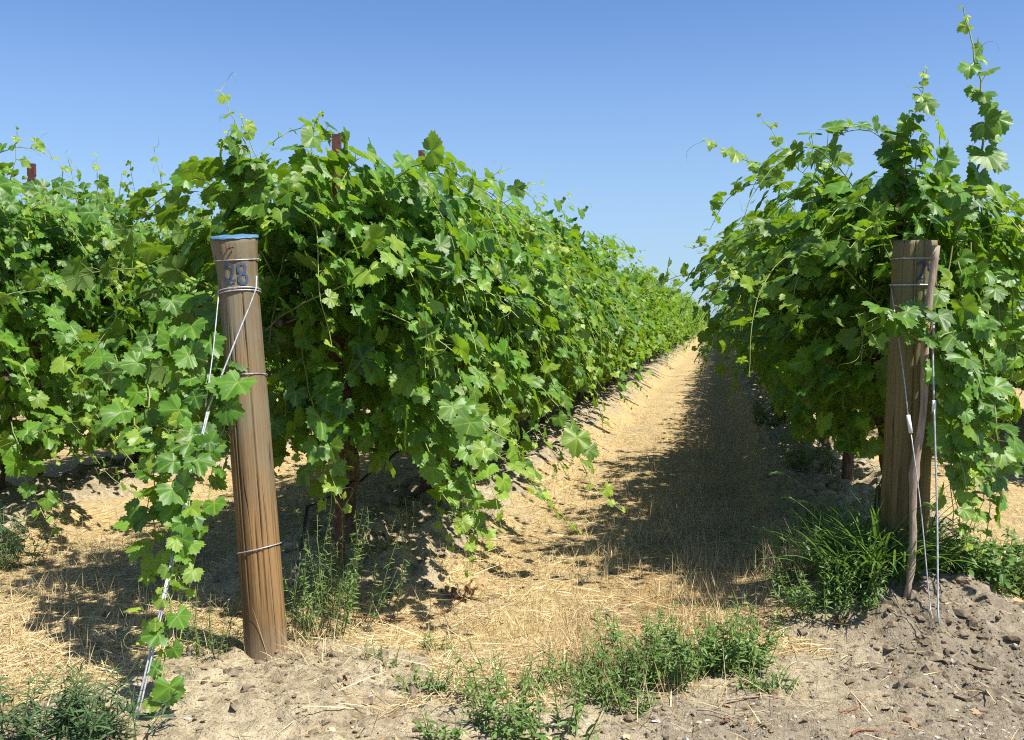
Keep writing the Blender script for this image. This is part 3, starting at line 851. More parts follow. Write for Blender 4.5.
obj('painted_top', g.mesh('painted_top', M_BLUE), pl)
FA = math.atan2(-PL_TOP[1], -PL_TOP[0])                      # angle of the post's side that faces the viewer
g = Geo(); h8 = H_ - 0.165
stroke(g, frL, rL, loop(FA + 0.18, h8 + 0.022, 0.17, 0.018), 0.0052); stroke(g, frL, rL, loop(FA + 0.22, h8 - 0.018, 0.19, 0.021), 0.0052)
a2 = FA - 0.40
two = loop(a2 - 0.02, h8 + 0.024, 0.20, 0.020, 18, math.radians(190), math.radians(-30))
two += [(a2 + 0.16, h8 + 0.006), (a2 + 0.04, h8 - 0.010), (a2 - 0.12, h8 - 0.024)]
two += loop(a2 - 0.14, h8 - 0.018, 0.11, 0.012, 12, math.radians(150), math.radians(370)) + [(a2 + 0.10, h8 - 0.026), (a2 + 0.28, h8 - 0.024)]
stroke(g, frL, rL, two, 0.0046)
obj('painted_number', g.mesh('painted_number', M_BLUEMARK), pl)
band(pl, frL, rL, H_ - 0.095, 0.014, 0.0026, 1, FA + math.pi)
band(pl, frL, rL, H_ - 0.232, 0.004, 0.0030, 2, FA)
band(pl, frL, rL, H_ - 0.565, 0.006, 0.0018, 1, FA)
band(pl, frL, rL, 0.44, 0.012, 0.0024, 1, 0)
g = Geo()
q0 = surf(*frL, rL, FA - 0.25, H_ - 0.062, 0.002)
for s in (-0.010, 0.012):
    tube(g, [q0 + u_ * s, q0 + u_ * s - w_ * 0.012 + ax_ * 0.004, q0 + u_ * (s * 0.2) - w_ * 0.016 - ax_ * 0.006], 0.0035, 6)
obj('staple', g.mesh('staple', M_RUST), pl)

# right post: stained, number 29 half behind the stick
def rR(f, a):
    return 0.097 + 0.014 * np.clip(0.75 - f, 0, 1) - 0.006 * sstep(0.955, 1.0, f)
PR_BASE, PR_TOP = np.array([0.86, 4.82, 0.14]), np.array([0.875, 4.75, 1.705])
prt, Hr, axr, ur, wr = build_post(PR_BASE, PR_TOP, rR, M_POSTG, 'green-stained round post half hidden by vine leaves, a stick leaning on it', 2)
frR = (Hr, axr, ur, wr)
FR = math.atan2(-PR_TOP[1], -PR_TOP[0])
g = Geo(); h2 = Hr - 0.135; a2 = FR + 0.28
stroke(g, frR, rR, loop(a2, h2 + 0.022, 0.15, 0.016, 14, math.radians(170), math.radians(-40)) + [(a2 + 0.08, h2 - 0.006), (a2 - 0.02, h2 - 0.022), (a2 - 0.15, h2 - 0.036), (a2 + 0.2, h2 - 0.036)], 0.0058)
stroke(g, frR, rR, loop(a2 + 0.50, h2 + 0.020, 0.13, 0.016) + [(a2 + 0.60, h2 - 0.034)], 0.0055)
obj('painted_number', g.mesh('painted_number', M_BLUEMARK), prt)
band(prt, frR, rR, Hr - 0.083, 0.004, 0.0026, 1, FR)
band(prt, frR, rR, Hr - 0.198, 0.002, 0.0040, 1, FR)

# ------------------------------------------------------------------ guy wires, stick, stakes, hoses
def wire(name, label, paths, rad, sleeve=None, cat='guy wire', group=None):
    org = np.array(paths[0][-1], float)
    root = empty(name, org); tag(root, label, cat, group)
    g = Geo()
    for p in paths:
        tube(g, smooth_path(p, 0.05) - org, rad, 6)
    obj('strand', g.mesh('strand', M_WIRE), root)
    if sleeve:
        for s0, s1, r in sleeve:
            g = Geo(); tube(g, np.array([s0, (np.array(s0) + s1) / 2, s1]) - org, r, 8)
            obj('sleeve', g.mesh('sleeve', M_SLEEVE), root)
    return root
A0 = PL_BASE + surf(*frL, rL, -0.25, H_ - 0.225, 0.004)
anch = np.array([-1.90, 2.93, -0.05])
def onw(a, b, t): return np.asarray(a) * (1 - t) + np.asarray(b) * t
mid1 = at(207, 412, 3.46)
wire('guy_wire', 'pale guy wire slanting across the blue-topped post down through the trailing leaves',
     [[PL_BASE + surf(*frL, rL, -0.1, H_ - 0.17, 0.004), A0, onw(A0, mid1, 0.5), mid1], [mid1, onw(mid1, anch, 0.5), anch],
      [mid1 + np.array([0.006, 0, 0]), onw(mid1, anch, 0.5) + np.array([0.008, 0, 0]), anch + np.array([0.012, 0, 0])]], 0.0036,
     [(onw(mid1, anch, 0.18), onw(mid1, anch, 0.26), 0.008), (onw(mid1, anch, 0.30), onw(mid1, anch, 0.42), 0.007), (onw(mid1, anch, 0.52), onw(mid1, anch, 0.62), 0.006)])
B0 = PL_BASE + surf(*frL, rL, FA - 1.25, H_ - 0.225, 0.004)
wire('guy_wire', 'short thin wire dropping along the shaded side of the blue-topped post', [[B0, onw(B0, mid1, 0.5), mid1 + np.array([-0.004, -0.004, 0.02])]], 0.0026)

RW = at(933, 620, 4.20)
C0 = PR_BASE + surf(*frR, rR, FR - 1.2, Hr - 0.20, 0.004)
c1 = at(908, 415, 4.45); c2 = at(911, 433, 4.44)
wire('guy_wire', 'thin guy wire left of the leaning stick, white clamp halfway down', [[C0, at(903, 370, 4.5), c1], [c1, c2], [c2, at(921, 510, 4.35), at(930, 606, 4.24), RW]], 0.0026,
     [(c1, c2, 0.0085)])
D0 = PR_BASE + surf(*frR, rR, FR + 1.2, Hr - 0.20, 0.004)
d1 = at(934, 405, 4.48)
wire('guy_wire', 'thicker guy wire right of the leaning stick, dropping to the soil mound', [[D0, at(933, 340, 4.55), d1], [d1, at(937, 510, 4.38), at(938, 606, 4.24), RW + np.array([0.024, 0, -0.02])]], 0.0042,
     [(d1 + np.array([0, 0, 0.02]), d1 + np.array([0, 0, -0.03]), 0.0085)])

g = Geo()
sb, stp = at(908, 584, 4.50), at(934, 246, 4.62)
tt = np.linspace(0, 1, 26)[:, None]
sp = sb * (1 - tt) + stp * tt
sp = np.concatenate([[sb - nrm(stp - sb) * 0.15], sp])
rs = np.random.default_rng(3)
sp = sp + np.stack([0.008 * np.sin(np.arange(27) * 0.55), 0.004 * np.cos(np.arange(27) * 0.7), np.zeros(27)], 1)
tube(g, sp - sb, 0.0165 + 0.0022 * rs.normal(size=27) + np.linspace(0.002, -0.001, 27), 9)
tag(obj('stick', g.mesh('stick', M_STICK), loc=sb), 'long bare grey stick leaning upright against the stained post', 'stick')

g = Geo()
k0, k1 = at(828, 538, 5.25), at(892, 550, 5.05)
sp = np.linspace(0, 1, 12)[:, None]; sp = k0 * (1 - sp) + k1 * sp
z_ = gz(sp[:, 0], sp[:, 1]); sp[:, 2] = np.maximum(z_.max() + 0.035, k0[2] * 0 + z_.max() + 0.035) + np.linspace(0.02, -0.005, 12)
tube(g, sp - sp[0], 0.015 + 0.0015 * rs.normal(size=12), 8)
tag(obj('fallen_stick', g.mesh('fallen_stick', M_STICK), loc=sp[0]), 'pale fallen stick lying level among weeds left of the leaning stick', 'stick')

def stake(x, y, top, label, group='brown steel stakes in the vine rows', w=0.042):
    zb = float(gz(np.array([x]), np.array([y]))[0])
    g = Geo(); t = 0.004
    # open channel section with notches along both flanges
    prof = [(-w / 2, 0), (-w / 2, 0.03), (-w / 2 + t, 0.03), (-w / 2 + t, t), (w / 2 - t, t), (w / 2 - t, 0.03), (w / 2, 0.03), (w / 2, 0)]
    hs = [-0.3]
    h = 0.3
    while h < top - zb - 0.03:
        hs += [h, h + 0.012, h + 0.02, h + 0.032]; h += 0.10
    hs.append(top - zb)
    V = []; n = len(prof)
    for q, hh in enumerate(hs):
        notch = 0.006 if (q % 4 in (2, 3) and 0 < q < len(hs) - 1) else 0.0
        for (a, b) in prof:
            V.append((a - math.copysign(notch, a) * (1 if b > 0.02 else 0.6), b, hh))
    V = np.array(V); T = []
    for q in range(len(hs) - 1):
        for k in range(n):
            a = q * n + k; b = q * n + (k + 1) % n
            T += [(a, b, b + n), (a, b + n, a + n)]
    m = (len(hs) - 1) * n
    T += [(m + 0, m + 7, m + 4), (m + 0, m + 4, m + 3), (m + 7, m + 6, m + 5), (m + 7, m + 5, m + 4), (m + 0, m + 3, m + 2), (m + 0, m + 2, m + 1)]
    g.add(V, np.array(T))
    o = obj('steel_stake', g.mesh('steel_stake', M_RUST, smooth=False), loc=(x, y, zb))
    o.rotation_euler = (0, 0, math.radians(12))
    return tag(o, label, 'stake', group)
_s = at(336, 134, 4.50)
stake(_s[0], 4.50, _s[2], 'tall brown steel stake sticking up behind the blue-topped post')
stake(-1.86, 6.21, 2.44, 'tip of a brown stake just showing right of the tall one')
stake(-4.60, 6.07, 2.42, 'short brown stake top above the leaves of the second row left', w=0.05)
stake(0.95, 5.60, 2.30, 'brown stake tip almost buried in leaves above the stained post')

def hose(x, y0, y1, label, seed):
    rng = np.random.default_rng(seed); g = Geo()
    y = np.arange(y0, y1, 0.12)
    z = 0.52 - 0.06 * np.abs(np.sin((y - y0) / SP * math.pi)) + 0.2 * 0 + gz(np.full_like(y, x), y) * 0.3
    xs = x + 0.07 + 0.015 * np.sin(y * 2.1)
    z[0] = 0.25; 
    pts = np.stack([xs, y, z], 1)
    pts = np.concatenate([[[xs[0], y0 - 0.1, 0.12]], pts])
    tube(g, pts - pts[0], 0.009, 7)
    tag(obj('drip_hose', g.mesh('drip_hose', M_HOSE), loc=pts[0]), label, 'hose', 'black drip hoses along the rows')
hose(-1.85, 4.0, 30, 'black drip hose strung under the vines left of the track', 1)
hose(0.92, 5.05, 30, 'black drip hose strung under the shaded vines right of the track', 2)

# ------------------------------------------------------------------ weeds
def narrow_leaf(rng, nseg=4, broad=0.5, bend=0.35):
    """a lance-shaped leaf: length 1 along y"""
    y = np.linspace(0, 1, nseg + 1); w = np.sin(np.clip(y * 0.93 + 0.07, 0, 1) * math.pi) ** 0.8 * broad * 0.5
    z = -bend * y ** 2
    V = [(0, 0, 0)]; A = [1.0]
    for k in range(1, nseg):
        V += [(-w[k], y[k], z[k] + 0.25 * w[k]), (0, y[k], z[k]), (w[k], y[k], z[k] + 0.25 * w[k])]; A += [0, 1.0, 0]
    V.append((0, 1, z[-1])); A.append(0.6)
    T = [(0, 2, 1), (0, 3, 2)]
    for k in range(nseg - 2):
        a = 1 + 3 * k; b = a + 3
        T += [(a, a + 1, b + 1), (a, b + 1, b), (a + 1, a + 2, b + 2), (a + 1, b + 2, b + 1)]
    a = 1 + 3 * (nseg - 2); e = len(V) - 1
    T += [(a, a + 1, e), (a + 1, a + 2, e)]
    return np.array(V, float), np.array(T), np.array(A)
_rw = np.random.default_rng(77)
NL = [narrow_leaf(_rw, 4, 0.24, b) for b in (0.1, 0.3, 0.5, -0.1)]
XN = [narrow_leaf(_rw, 4, 0.13, b) for b in (0.05, 0.25, 0.4, -0.15)]
BL = [narrow_leaf(_rw, 5, 0.52, b) for b in (0.15, 0.35, 0.6)]

def weed(x, y, height, spread, n_stems, leaf, label, mat=M_WEED, templates=NL, seed=0, dens=1.0, group=None, young=0.15, lean=0.5, red=0.5, rootspread=0.3):
    rng = np.random.default_rng(1000 + seed)
    z0 = float(gz(np.array([x]), np.array([y]))[0])
    root = empty('weed', (x, y, z0)); tag(root, label, 'weed', group)
    gs, gl = Geo(), Geo()
    for k in range(n_stems):
        a = rng.uniform(0, 2 * math.pi); rr_ = spread * rootspread * math.sqrt(rng.random())
        b = np.array([rr_ * math.cos(a) * 2, rr_ * math.sin(a), 0.0])
        b[2] = float(gz(np.array([x + b[0]]), np.array([y + b[1]]))[0]) - z0 - 0.01
        a2 = a + rng.normal(0, 0.6); ln = rng.uniform(0.2, 1.0) * lean
        d = nrm(np.array([math.cos(a2) * ln, math.sin(a2) * ln, 1.0])); hgt = height * rng.uniform(0.5, 1.05)
        n = max(5, int(hgt / 0.022)); pts = [b]
        for q in range(n):
            d = nrm(d + rng.normal(0, 0.07, 3) + np.array([0, 0, 0.03])); pts.append(pts[-1] + d * hgt / n)
        pts = np.array(pts)
        tube(gs, pts, np.linspace(0.0022, 0.0009, n + 1), 4, False, rnd=np.repeat(np.linspace(red * 0.4, 0.8, n + 1), 4))
        m = int(n * 1.9 * dens)
        f = np.sort(rng.uniform(0.12, 1.0, m) ** 0.8); ii = np.clip((f * n).astype(int), 0, n)
        P = pts[ii]; ph = np.arange(m) * 2.4 + rng.uniform(0, 6)
        el = rng.uniform(0.15, 0.9, m) + 0.5 * f ** 3
        along = np.stack([np.cos(ph) * np.cos(el), np.sin(ph) * np.cos(el), np.sin(el)], 1)
        X, Y, Z = frame(np.array([0, 0, 1.0]) + rng.normal(0, 0.35, (m, 3)) + 1e-3, along)
        S = leaf * rng.uniform(0.6, 1.15, m) * (1 - 0.55 * f ** 3)
        scatter(gl, templates, rng, P, X, Y, Z, S, np.clip(rng.normal(young, 0.12, m) + 0.35 * f ** 4, 0, 1), rng.random(m))
    obj('stems', gs.mesh('stems', M_STEM), root); obj('leaves', gl.mesh('leaves', mat), root)
    return root

def gp(px, py, z=0.02):
    d = _F + _R * (px - 512) / F_PX + _U * (370 - py) / F_PX
    t = (z - CAM_H) / d[2]; p = np.array([0, 0, CAM_H]) + d * t
    for _ in range(3):
        zz = float(gz(np.array([p[0]]), np.array([p[1]]))[0]); t = (zz - CAM_H) / d[2]; p = np.array([0, 0, CAM_H]) + d * t
    return p[0], p[1]

WEEDS = [
    # the big patch at the track's mouth
    (700, 672, .22, .30, 26, .046, 'bushiest green weed at the mouth of the track, tallest of the patch'),
    (655, 682, .20, .26, 24, .044, 'leafy weed in the middle of the patch at the track mouth'),
    (740, 668, .20, .22, 18, .042, 'green weed on the right shoulder of the bushiest weed'),
    (765, 690, .09, .16, 16, .032, 'low dark green weed at the right end of the patch, by the twigs'),
    (615, 698, .15, .18, 16, .040, 'small weed at the left end of the thick patch'),
    (575, 682, .13, .14, 10, .042, 'small upright weed between the thick patch and the sparse weeds'),
    (632, 712, .10, .14, 12, .036, 'low weed creeping in front of the thick patch'),
    (520, 690, .17, .16, 9, .046, 'sparse upright weed with pale straw showing between its stems'),
    (485, 705, .22, .10, 6, .045, 'thin tall weed standing alone left of the sparse weeds'),
    (540, 735, .20, .26, 16, .052, 'dark leafy weed cut by the bottom edge below the sparse weeds'),
    (440, 740, .10, .12, 6, .050, 'narrow-leaved sprig on bare soil at the bottom edge'),
    (425, 690, .08, .12, 8, .040, 'low weed on the edge of the bare soil patch'),
    (500, 728, .14, .16, 9, .046, 'leafy weed beside the thin tall one, nearer the bottom edge'),
    (435, 650, .09, .10, 6, .038, 'tiny weed just below the dead reddish shoot'),
    # left post
    (300, 640, .52, .22, 26, .040, 'tall grey-green weed close against the right side of the blue-topped post'),
    (335, 625, .50, .20, 20, .040, 'feathery weed with a reddish stem right of the post'),
    (368, 585, .52, .20, 20, .044, 'grey-green weed standing between the post and the soil bank'),
    (380, 660, .10, .12, 8, .036, 'small weed at the foot of the reddish-stemmed weed'),
    (215, 655, .26, .16, 12, .034, 'shaded weed in the dark gap left of the post foot'),
    (310, 590, .52, .22, 20, .042, 'darker weed behind the tall grey-green one by the post'),
    # bottom left corner
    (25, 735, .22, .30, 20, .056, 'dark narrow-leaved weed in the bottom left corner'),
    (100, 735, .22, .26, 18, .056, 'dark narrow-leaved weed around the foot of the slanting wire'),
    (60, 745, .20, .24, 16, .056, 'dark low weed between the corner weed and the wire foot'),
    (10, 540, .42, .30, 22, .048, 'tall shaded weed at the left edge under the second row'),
    # right
    (832, 610, .24, .30, 30, .046, 'bright green bushy weed left of the soil mound, beside a dry leaf'),
    (800, 580, .28, .24, 20, .042, 'weed in half shade behind the bright bushy one'),
    (862, 582, .26, .22, 20, .042, 'weed right of the bright bushy one, below the fallen stick'),
    (768, 560, .14, .12, 6, .044, 'small weed on the edge of the track shadow, left of the bright bushy one'),
    (1015, 596, .30, .26, 32, .044, 'green weed at the right edge beside the soil mound'),
    (590, 398, .30, .30, 14, .050, 'small dark weed on the soil bank under the left hedge, far along'),
    (455, 520, .20, .20, 10, .045, 'weed on the soil bank right below the drooping shoots'),
    (805, 470, .30, .30, 18, .055, 'shaded weed on the bank under the right hedge'),
    (775, 425, .30, .34, 18, .060, 'shaded weed farther along the bank under the right hedge'),
]
wi = 0
for (px, py, h, s, n, lf, lab) in WEEDS:
    x, y = gp(px, min(py, 738) if py <= 745 else py)
    grey = px in (300, 335, 368, 215, 380)
    if lab.find('patch') >= 0 or 560 < px < 780: h, n, lf = h * 1.4, int(n * 1.8), lf * 1.12; lean_ = 0.9
    elif 290 < px < 375: lean_ = 0.5; h, n, s = h * 1.12, int(n * 0.75), s * 1.5
    else: lean_ = 0.7; h, n = h * 1.15, int(n * 1.35)
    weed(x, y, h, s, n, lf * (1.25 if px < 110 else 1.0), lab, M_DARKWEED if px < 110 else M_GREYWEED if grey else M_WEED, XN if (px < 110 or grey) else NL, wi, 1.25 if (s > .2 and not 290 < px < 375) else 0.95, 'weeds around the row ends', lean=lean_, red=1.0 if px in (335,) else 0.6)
    wi += 1
for (px, py, h, s, n, lf, lab) in [
    (970, 585, .28, .32, 34, .062, 'broad-leaved weed right of the two guy wires'),
    (1000, 575, .28, .30, 28, .065, 'broad-leaved weed farther right, under the hanging vine leaves'),
    (880, 566, .18, .20, 12, .060, 'broad-leaved weed behind the foot of the leaning stick')]:
    x, y = gp(px, py)
    weed(x, y, h, s, n, lf, lab, M_WEED, BL, wi, 0.9, 'weeds around the row ends'); wi += 1

# bright grass tufts with seed heads around the foot of the stained post
def grass_tuft(x, y, n, length, label, heads, seed):
    rng = np.random.default_rng(seed); z0 = float(gz(np.array([x]), np.array([y]))[0])
    root = empty('grass_tuft', (x, y, z0)); tag(root, label, 'grass tuft', 'green grass tufts by the stained post')
    g = Geo(); gh = Geo()
    for k in range(n):
        a = rng.uniform(0, 2 * math.pi); b = np.array([rng.normal(0, 0.09), rng.normal(0, 0.05), 0])
        b[2] = float(gz(np.array([x + b[0]]), np.array([y + b[1]]))[0]) - z0 - 0.01
        L = length * rng.uniform(0.45, 1.1); lean = rng.uniform(0.15, 0.9); m = 8
        d = np.array([math.cos(a) * lean, math.sin(a) * lean, 1.0]); d /= np.linalg.norm(d); pts = [b]
        gr = rng.uniform(0.08, 0.32)
        for q in range(m):
            d = nrm(d + np.array([math.cos(a) * gr * 0.4, math.sin(a) * gr * 0.4, -gr * q / m])); pts.append(pts[-1] + d * L / m)
        pts = np.array(pts); T = nrm(np.gradient(pts, axis=0)); S = nrm(np.cross(T, np.array([0, 0, 1.0]) + rng.normal(0, .2, 3)))
        w = rng.uniform(0.004, 0.0075) * np.sin(np.clip(np.linspace(0.25, 1.0, m + 1), 0, 1) * math.pi) ** 0.7 + 1e-4
        N = np.cross(S, T)
        V = np.concatenate([pts - S * w[:, None] + N * w[:, None] * .3, pts, pts + S * w[:, None] + N * w[:, None] * .3]); M = m + 1; i = np.arange(m)
        t = np.concatenate([np.stack([i, i + M, i + M + 1], 1), np.stack([i, i + M + 1, i + 1], 1), np.stack([i + M, i + 2 * M, i + 2 * M + 1], 1), np.stack([i + M, i + 2 * M + 1, i + M + 1], 1)])
        g.add(V, t, vein=np.repeat([0, 1.0, 0], M), age=float(np.clip(rng.normal(.15, .2), 0, 1)), rnd=rng.random())
    obj('blades', g.mesh('blades', M_GRASS), root)
    for k in range(heads):
        a = rng.uniform(0, 6.28); L = length * rng.uniform(0.9, 1.5); d = nrm(np.array([math.cos(a) * .35, math.sin(a) * .35, 1.0])); pts = [np.array([0, 0, 0.0])]
        for q in range(12):
            d = nrm(d + np.array([math.cos(a) * .05, math.sin(a) * .05, -.02 * q / 4])); pts.append(pts[-1] + d * L / 12)
        tube(gh, pts, 0.0012, 4, False, vein=0, age=0.5, rnd=0.6)
        hp = [pts[-1]]
        for q in range(7):
            d = nrm(d + np.array([math.cos(a) * .16, math.sin(a) * .16, -.14])); hp.append(hp[-1] + d * 0.010)
        tube(gh, hp, [.002, .0055, .0065, .0065, .006, .005, .0035, .001], 7, False, vein=0, age=0.9, rnd=0.9)
        hp = np.array(hp); m = 150; ii = rng.integers(0, 7, m); c = hp[ii] + (hp[ii + 1] - hp[ii]) * rng.random((m, 1))
        dd = nrm(rng.normal(0, 1, (m, 3)) + nrm(hp[-1] - hp[0]) * .8)
        prisms(gh, c + dd * .004, c + dd * rng.uniform(.009, .014, (m, 1)), np.full(m, .0004), np.full(m, .0001), vein=0, age=1.0, rnd=1.0)
    if heads: obj('seed_heads', gh.mesh('seed_heads', M_GRASS), root)
for k, (px, py, n, L, hd, lab) in enumerate([
    (872, 578, 230, .48, 5, 'lush green grass tuft with nodding seed heads left of the leaning stick'),
    (903, 574, 170, .46, 4, 'green grass tuft against the foot of the stained post'),
    (842, 560, 110, .34, 2, 'green grass tuft at the shadow side, left of the lush one'),
    (940, 572, 110, .32, 2, 'green grass tuft between the wires and the hanging vine leaves'),
    (820, 530, 80, .24, 2, 'thin grass tuft in deep shade beside the track')]):
    x, y = gp(px, py, 0.15); grass_tuft(x, y, n, L, lab, hd, 60 + k)

# ------------------------------------------------------------------ dead leaves, twigs
def dry_leaf(px, py, size, label, seed, n=1, spread=0.0):
    rng = np.random.default_rng(seed); x, y = gp(px, py); z = float(gz(np.array([x]), np.array([y]))[0])
    g = Geo(); P = np.stack([rng.normal(0, spread, n), rng.normal(0, spread, n), np.abs(rng.normal(.02, .012, n)) + .01], 1)
    X, Y, Z = frame(np.array([.2, -.55, .8]) + rng.normal(0, .5, (n, 3)), rng.normal(0, 1, (n, 3)))
    curl = []
    for (v, t, a) in T_HI[:4]:
        v2 = v.copy(); v2[:, 2] = v2[:, 2] * 1.5 + 0.45 * np.abs(v2[:, 0]) + 0.2 * np.sin(v2[:, 1] * 7); v2[:, 0] *= .75; curl.append((v2, t, a))
    scatter(g, curl, rng, P, X, Y, Z, size * rng.uniform(.7, 1.1, n), np.zeros(n), rng.uniform(.1, 1, n))
    o = obj('dry_leaf', g.mesh('dry_leaf', M_DRYLEAF), loc=(x, y, z)); tag(o, label, 'dry leaf')
    return o
dry_leaf(815, 603, .085, 'large curled tan dry leaf lying left of the bright bushy weed', 1)
dry_leaf(868, 588, .055, 'small brown dead leaf between bushy weed and soil mound', 2)
dry_leaf(838, 612, .05, 'crumpled tan leaf at the foot of the bright bushy weed', 6)

def twig(name, ctrl, rad, mat, label, leaves=0, seed=0, cat='twig', h=0.012):
    rng = np.random.default_rng(seed)
    P = [gp(*c) for c in ctrl]; P = np.array([[a, b, float(gz(np.array([a]), np.array([b]))[0]) + h] for a, b in P])
    pts = smooth_path(P, 0.03); pts[:, 2] += 0.006 * rng.normal(size=len(pts)).cumsum() * .3
    pts[:, 2] = np.maximum(pts[:, 2], gz(pts[:, 0], pts[:, 1]) + rad * .6)
    g = Geo(); tube(g, pts - pts[0], np.linspace(rad, rad * .5, len(pts)), 6, rnd=0.15)
    o = obj(name, g.mesh(name, mat), loc=pts[0]); tag(o, label, cat)
    if leaves:
        gl = Geo(); k = leaves; b = pts[-1] - pts[0] + np.stack([rng.normal(-.04, .07, k), rng.normal(0, .045, k), np.abs(rng.normal(.02, .015, k))], 1)
        X, Y, Z = frame(np.array([0, -.3, .8]) + rng.normal(0, .6, (k, 3)), rng.normal(0, 1, (k, 3)))
        curl = []
        for (v, t, a) in T_HI[:4]:
            v2 = v.copy(); v2[:, 2] += .5 * np.abs(v2[:, 0]) + .2 * np.sin(v2[:, 1] * 6); v2[:, 0] *= .7; curl.append((v2, t, a))
        scatter(gl, curl, rng, b, X, Y, Z, .05 * rng.uniform(.6, 1.1, k), np.zeros(k), rng.uniform(0, .8, k))
        obj('dead_leaves', gl.mesh('dead_leaves', M_DRYLEAF), o)
    return o
M_REDTWIG = noisy('reddish_cane', (0.16, 0.05, 0.025), (0.30, 0.12, 0.055), 50, 0.6, 0.3)
twig('dead_shoot', [(352, 622), (400, 624), (440, 618), (466, 603)], .0042, M_REDTWIG, 'dead reddish vine shoot with shrivelled brown leaves on the straw', 12, 4, 'dead shoot', .02)
twig('twig', [(722, 703), (745, 700), (786, 700)], .0045, M_STICK, 'pale twig lying below the right end of the weed patch', 0, 5)
twig('twig', [(697, 714), (715, 716), (738, 722)], .0035, M_STICK, 'short dark twig left of the pale twig below the weed patch', 0, 6)
twig('twig', [(840, 716), (856, 708), (878, 700)], .003, M_REDTWIG, 'thin reddish twig on bare dirt left of the soil mound', 0, 7)
twig('twig', [(852, 738), (862, 731), (898, 735)], .0042, M_REDTWIG, 'bent reddish twig at the bottom edge below the soil mound', 0, 8)
twig('twig', [(992, 590), (1010, 592), (1030, 596)], .004, M_STICK, 'grey twig on the dirt at the right edge', 0, 9)
twig('twig', [(530, 682), (560, 680), (590, 683)], .003, M_STICK, 'thin grey twig among the sparse weeds', 0, 10)

# ------------------------------------------------------------------ uncountable ground cover
rng = np.random.default_rng(2024)
def sample_area(n, x0, x1, y0, y1, power=1.6):
    u = rng.random(n); y = (y0 ** (1 - power) + u * (y1 ** (1 - power) - y0 ** (1 - power))) ** (1 / (1 - power))
    return rng.uniform(x0, x1, n), y

def blades(name, x, y, length, width, tilt, rnd, label):
    n = len(x); a = rng.uniform(0, 2 * math.pi, n); z = gz(x, y)
    d = np.stack([np.cos(a) * np.cos(tilt), np.sin(a) * np.cos(tilt), np.sin(tilt)], 1)
    b = np.stack([x, y, z + 0.002], 1)
    up = np.array([0, 0, 1.0]); S = nrm(np.cross(d, up + rng.normal(0, .5, (n, 3))))
    sag = np.stack([np.zeros(n), np.zeros(n), -0.18 * length * np.cos(tilt)], 1) * np.where(np.sin(tilt) > .3, 1, 0.2)[:, None]
    m = b + d * (length * .55)[:, None] + sag * .2; e = b + d * length[:, None] + sag
    w = width[:, None]
    V = np.stack([b - S * w, b + S * w, m - S * w * .8, m + S * w * .8, e], 1).reshape(-1, 3)
    t = (np.arange(n)[:, None, None] * 5 + np.array([[0, 1, 3], [0, 3, 2], [2, 3, 4]])[None]).reshape(-1, 3)
    o = obj(name, mesh_from(name, V, t, M_STRAW, {'rnd': np.repeat(rnd, 5)}))
    return tag(o, label, 'dry grass', None, 'stuff')

x, y = sample_area(210000, -5.2, 3.4, 2.7, 16, 2.0)
s = soil_mask(x, y); mats = np.clip(0.15 + 2.4 * (vnoise(x * 2.6, y * 2.0, 95) - 0.25), 0.12, 1); keep = (rng.random(len(x)) < np.clip(1.0 - 0.97 * s, 0, 1) * mats) & (np.abs(x + 1.0) < 1.6 + y * 0.55)
x, y = x[keep], y[keep]; n = len(x)
band = np.exp(-((x + 0.28 - 0.02 * (y - 4)) / 0.34) ** 2) + 0.6 * np.exp(-((x + 1.12) / 0.10) ** 2)
blades('straw_litter', x, y, rng.uniform(.03, .13, n), rng.uniform(.0007, .0016, n) * (1 + y * .05), np.clip(rng.normal(.10, .14, n), -.05, .6), np.clip(rng.normal(.60, .25, n) - .33 * band, 0, 1),
       'matted pale straw lying over the track and between the rows')
x, y = sample_area(5200, -4.2, 1.2, 2.8, 9, 2.0); keep = rng.random(len(x)) < 1.0 - 0.96 * soil_mask(x, y); x, y = x[keep], y[keep]; n = len(x)
blades('straw_stalks', x, y, rng.uniform(.10, .28, n), rng.uniform(.0013, .0028, n), np.clip(rng.normal(.08, .10, n), -.02, .5), np.clip(rng.normal(.72, .28, n), 0, 1),
       'long pale straw stalks strewn loose over the matted straw')
# standing dry grass: a strip along the middle of the track, and tufts elsewhere
x, y = sample_area(90000, -3.9, 1.0, 3.2, 20, 1.8)
cl = vnoise(x * 3.1, y * 3.1, 91); strip = np.exp(-((x + 0.28 - 0.03 * (y - 4)) / 0.42) ** 2) + .35 * np.exp(-((x + 3.3) / .4) ** 2) + .12
keep = (rng.random(len(x)) < np.clip(strip * (cl * 1.9 - .35), 0, 1) * (1 - soil_mask(x, y)))
x, y = x[keep], y[keep]; n = len(x)
blades('standing_dry_grass', x, y, rng.uniform(.05, .17, n), rng.uniform(.0006, .0011, n) * (1 + y * .05), rng.uniform(.7, 1.5, n), np.clip(rng.normal(.55, .2, n), 0, 1),
       'sparse dry golden grass standing along the middle of the track')
# pale dry stalks at the edge of the shaded weeds
x, y = gp(785, 570); n = 260
x = x + rng.normal(0, .14, n); y = y + rng.normal(0, .16, n)
blades('dry_stalks', x, y, rng.uniform(.10, .30, n), rng.uniform(.0008, .0016, n), rng.uniform(.8, 1.5, n), np.clip(rng.normal(.75, .15, n), 0, 1), 'pale dry stalks beside the bright bushy weed')

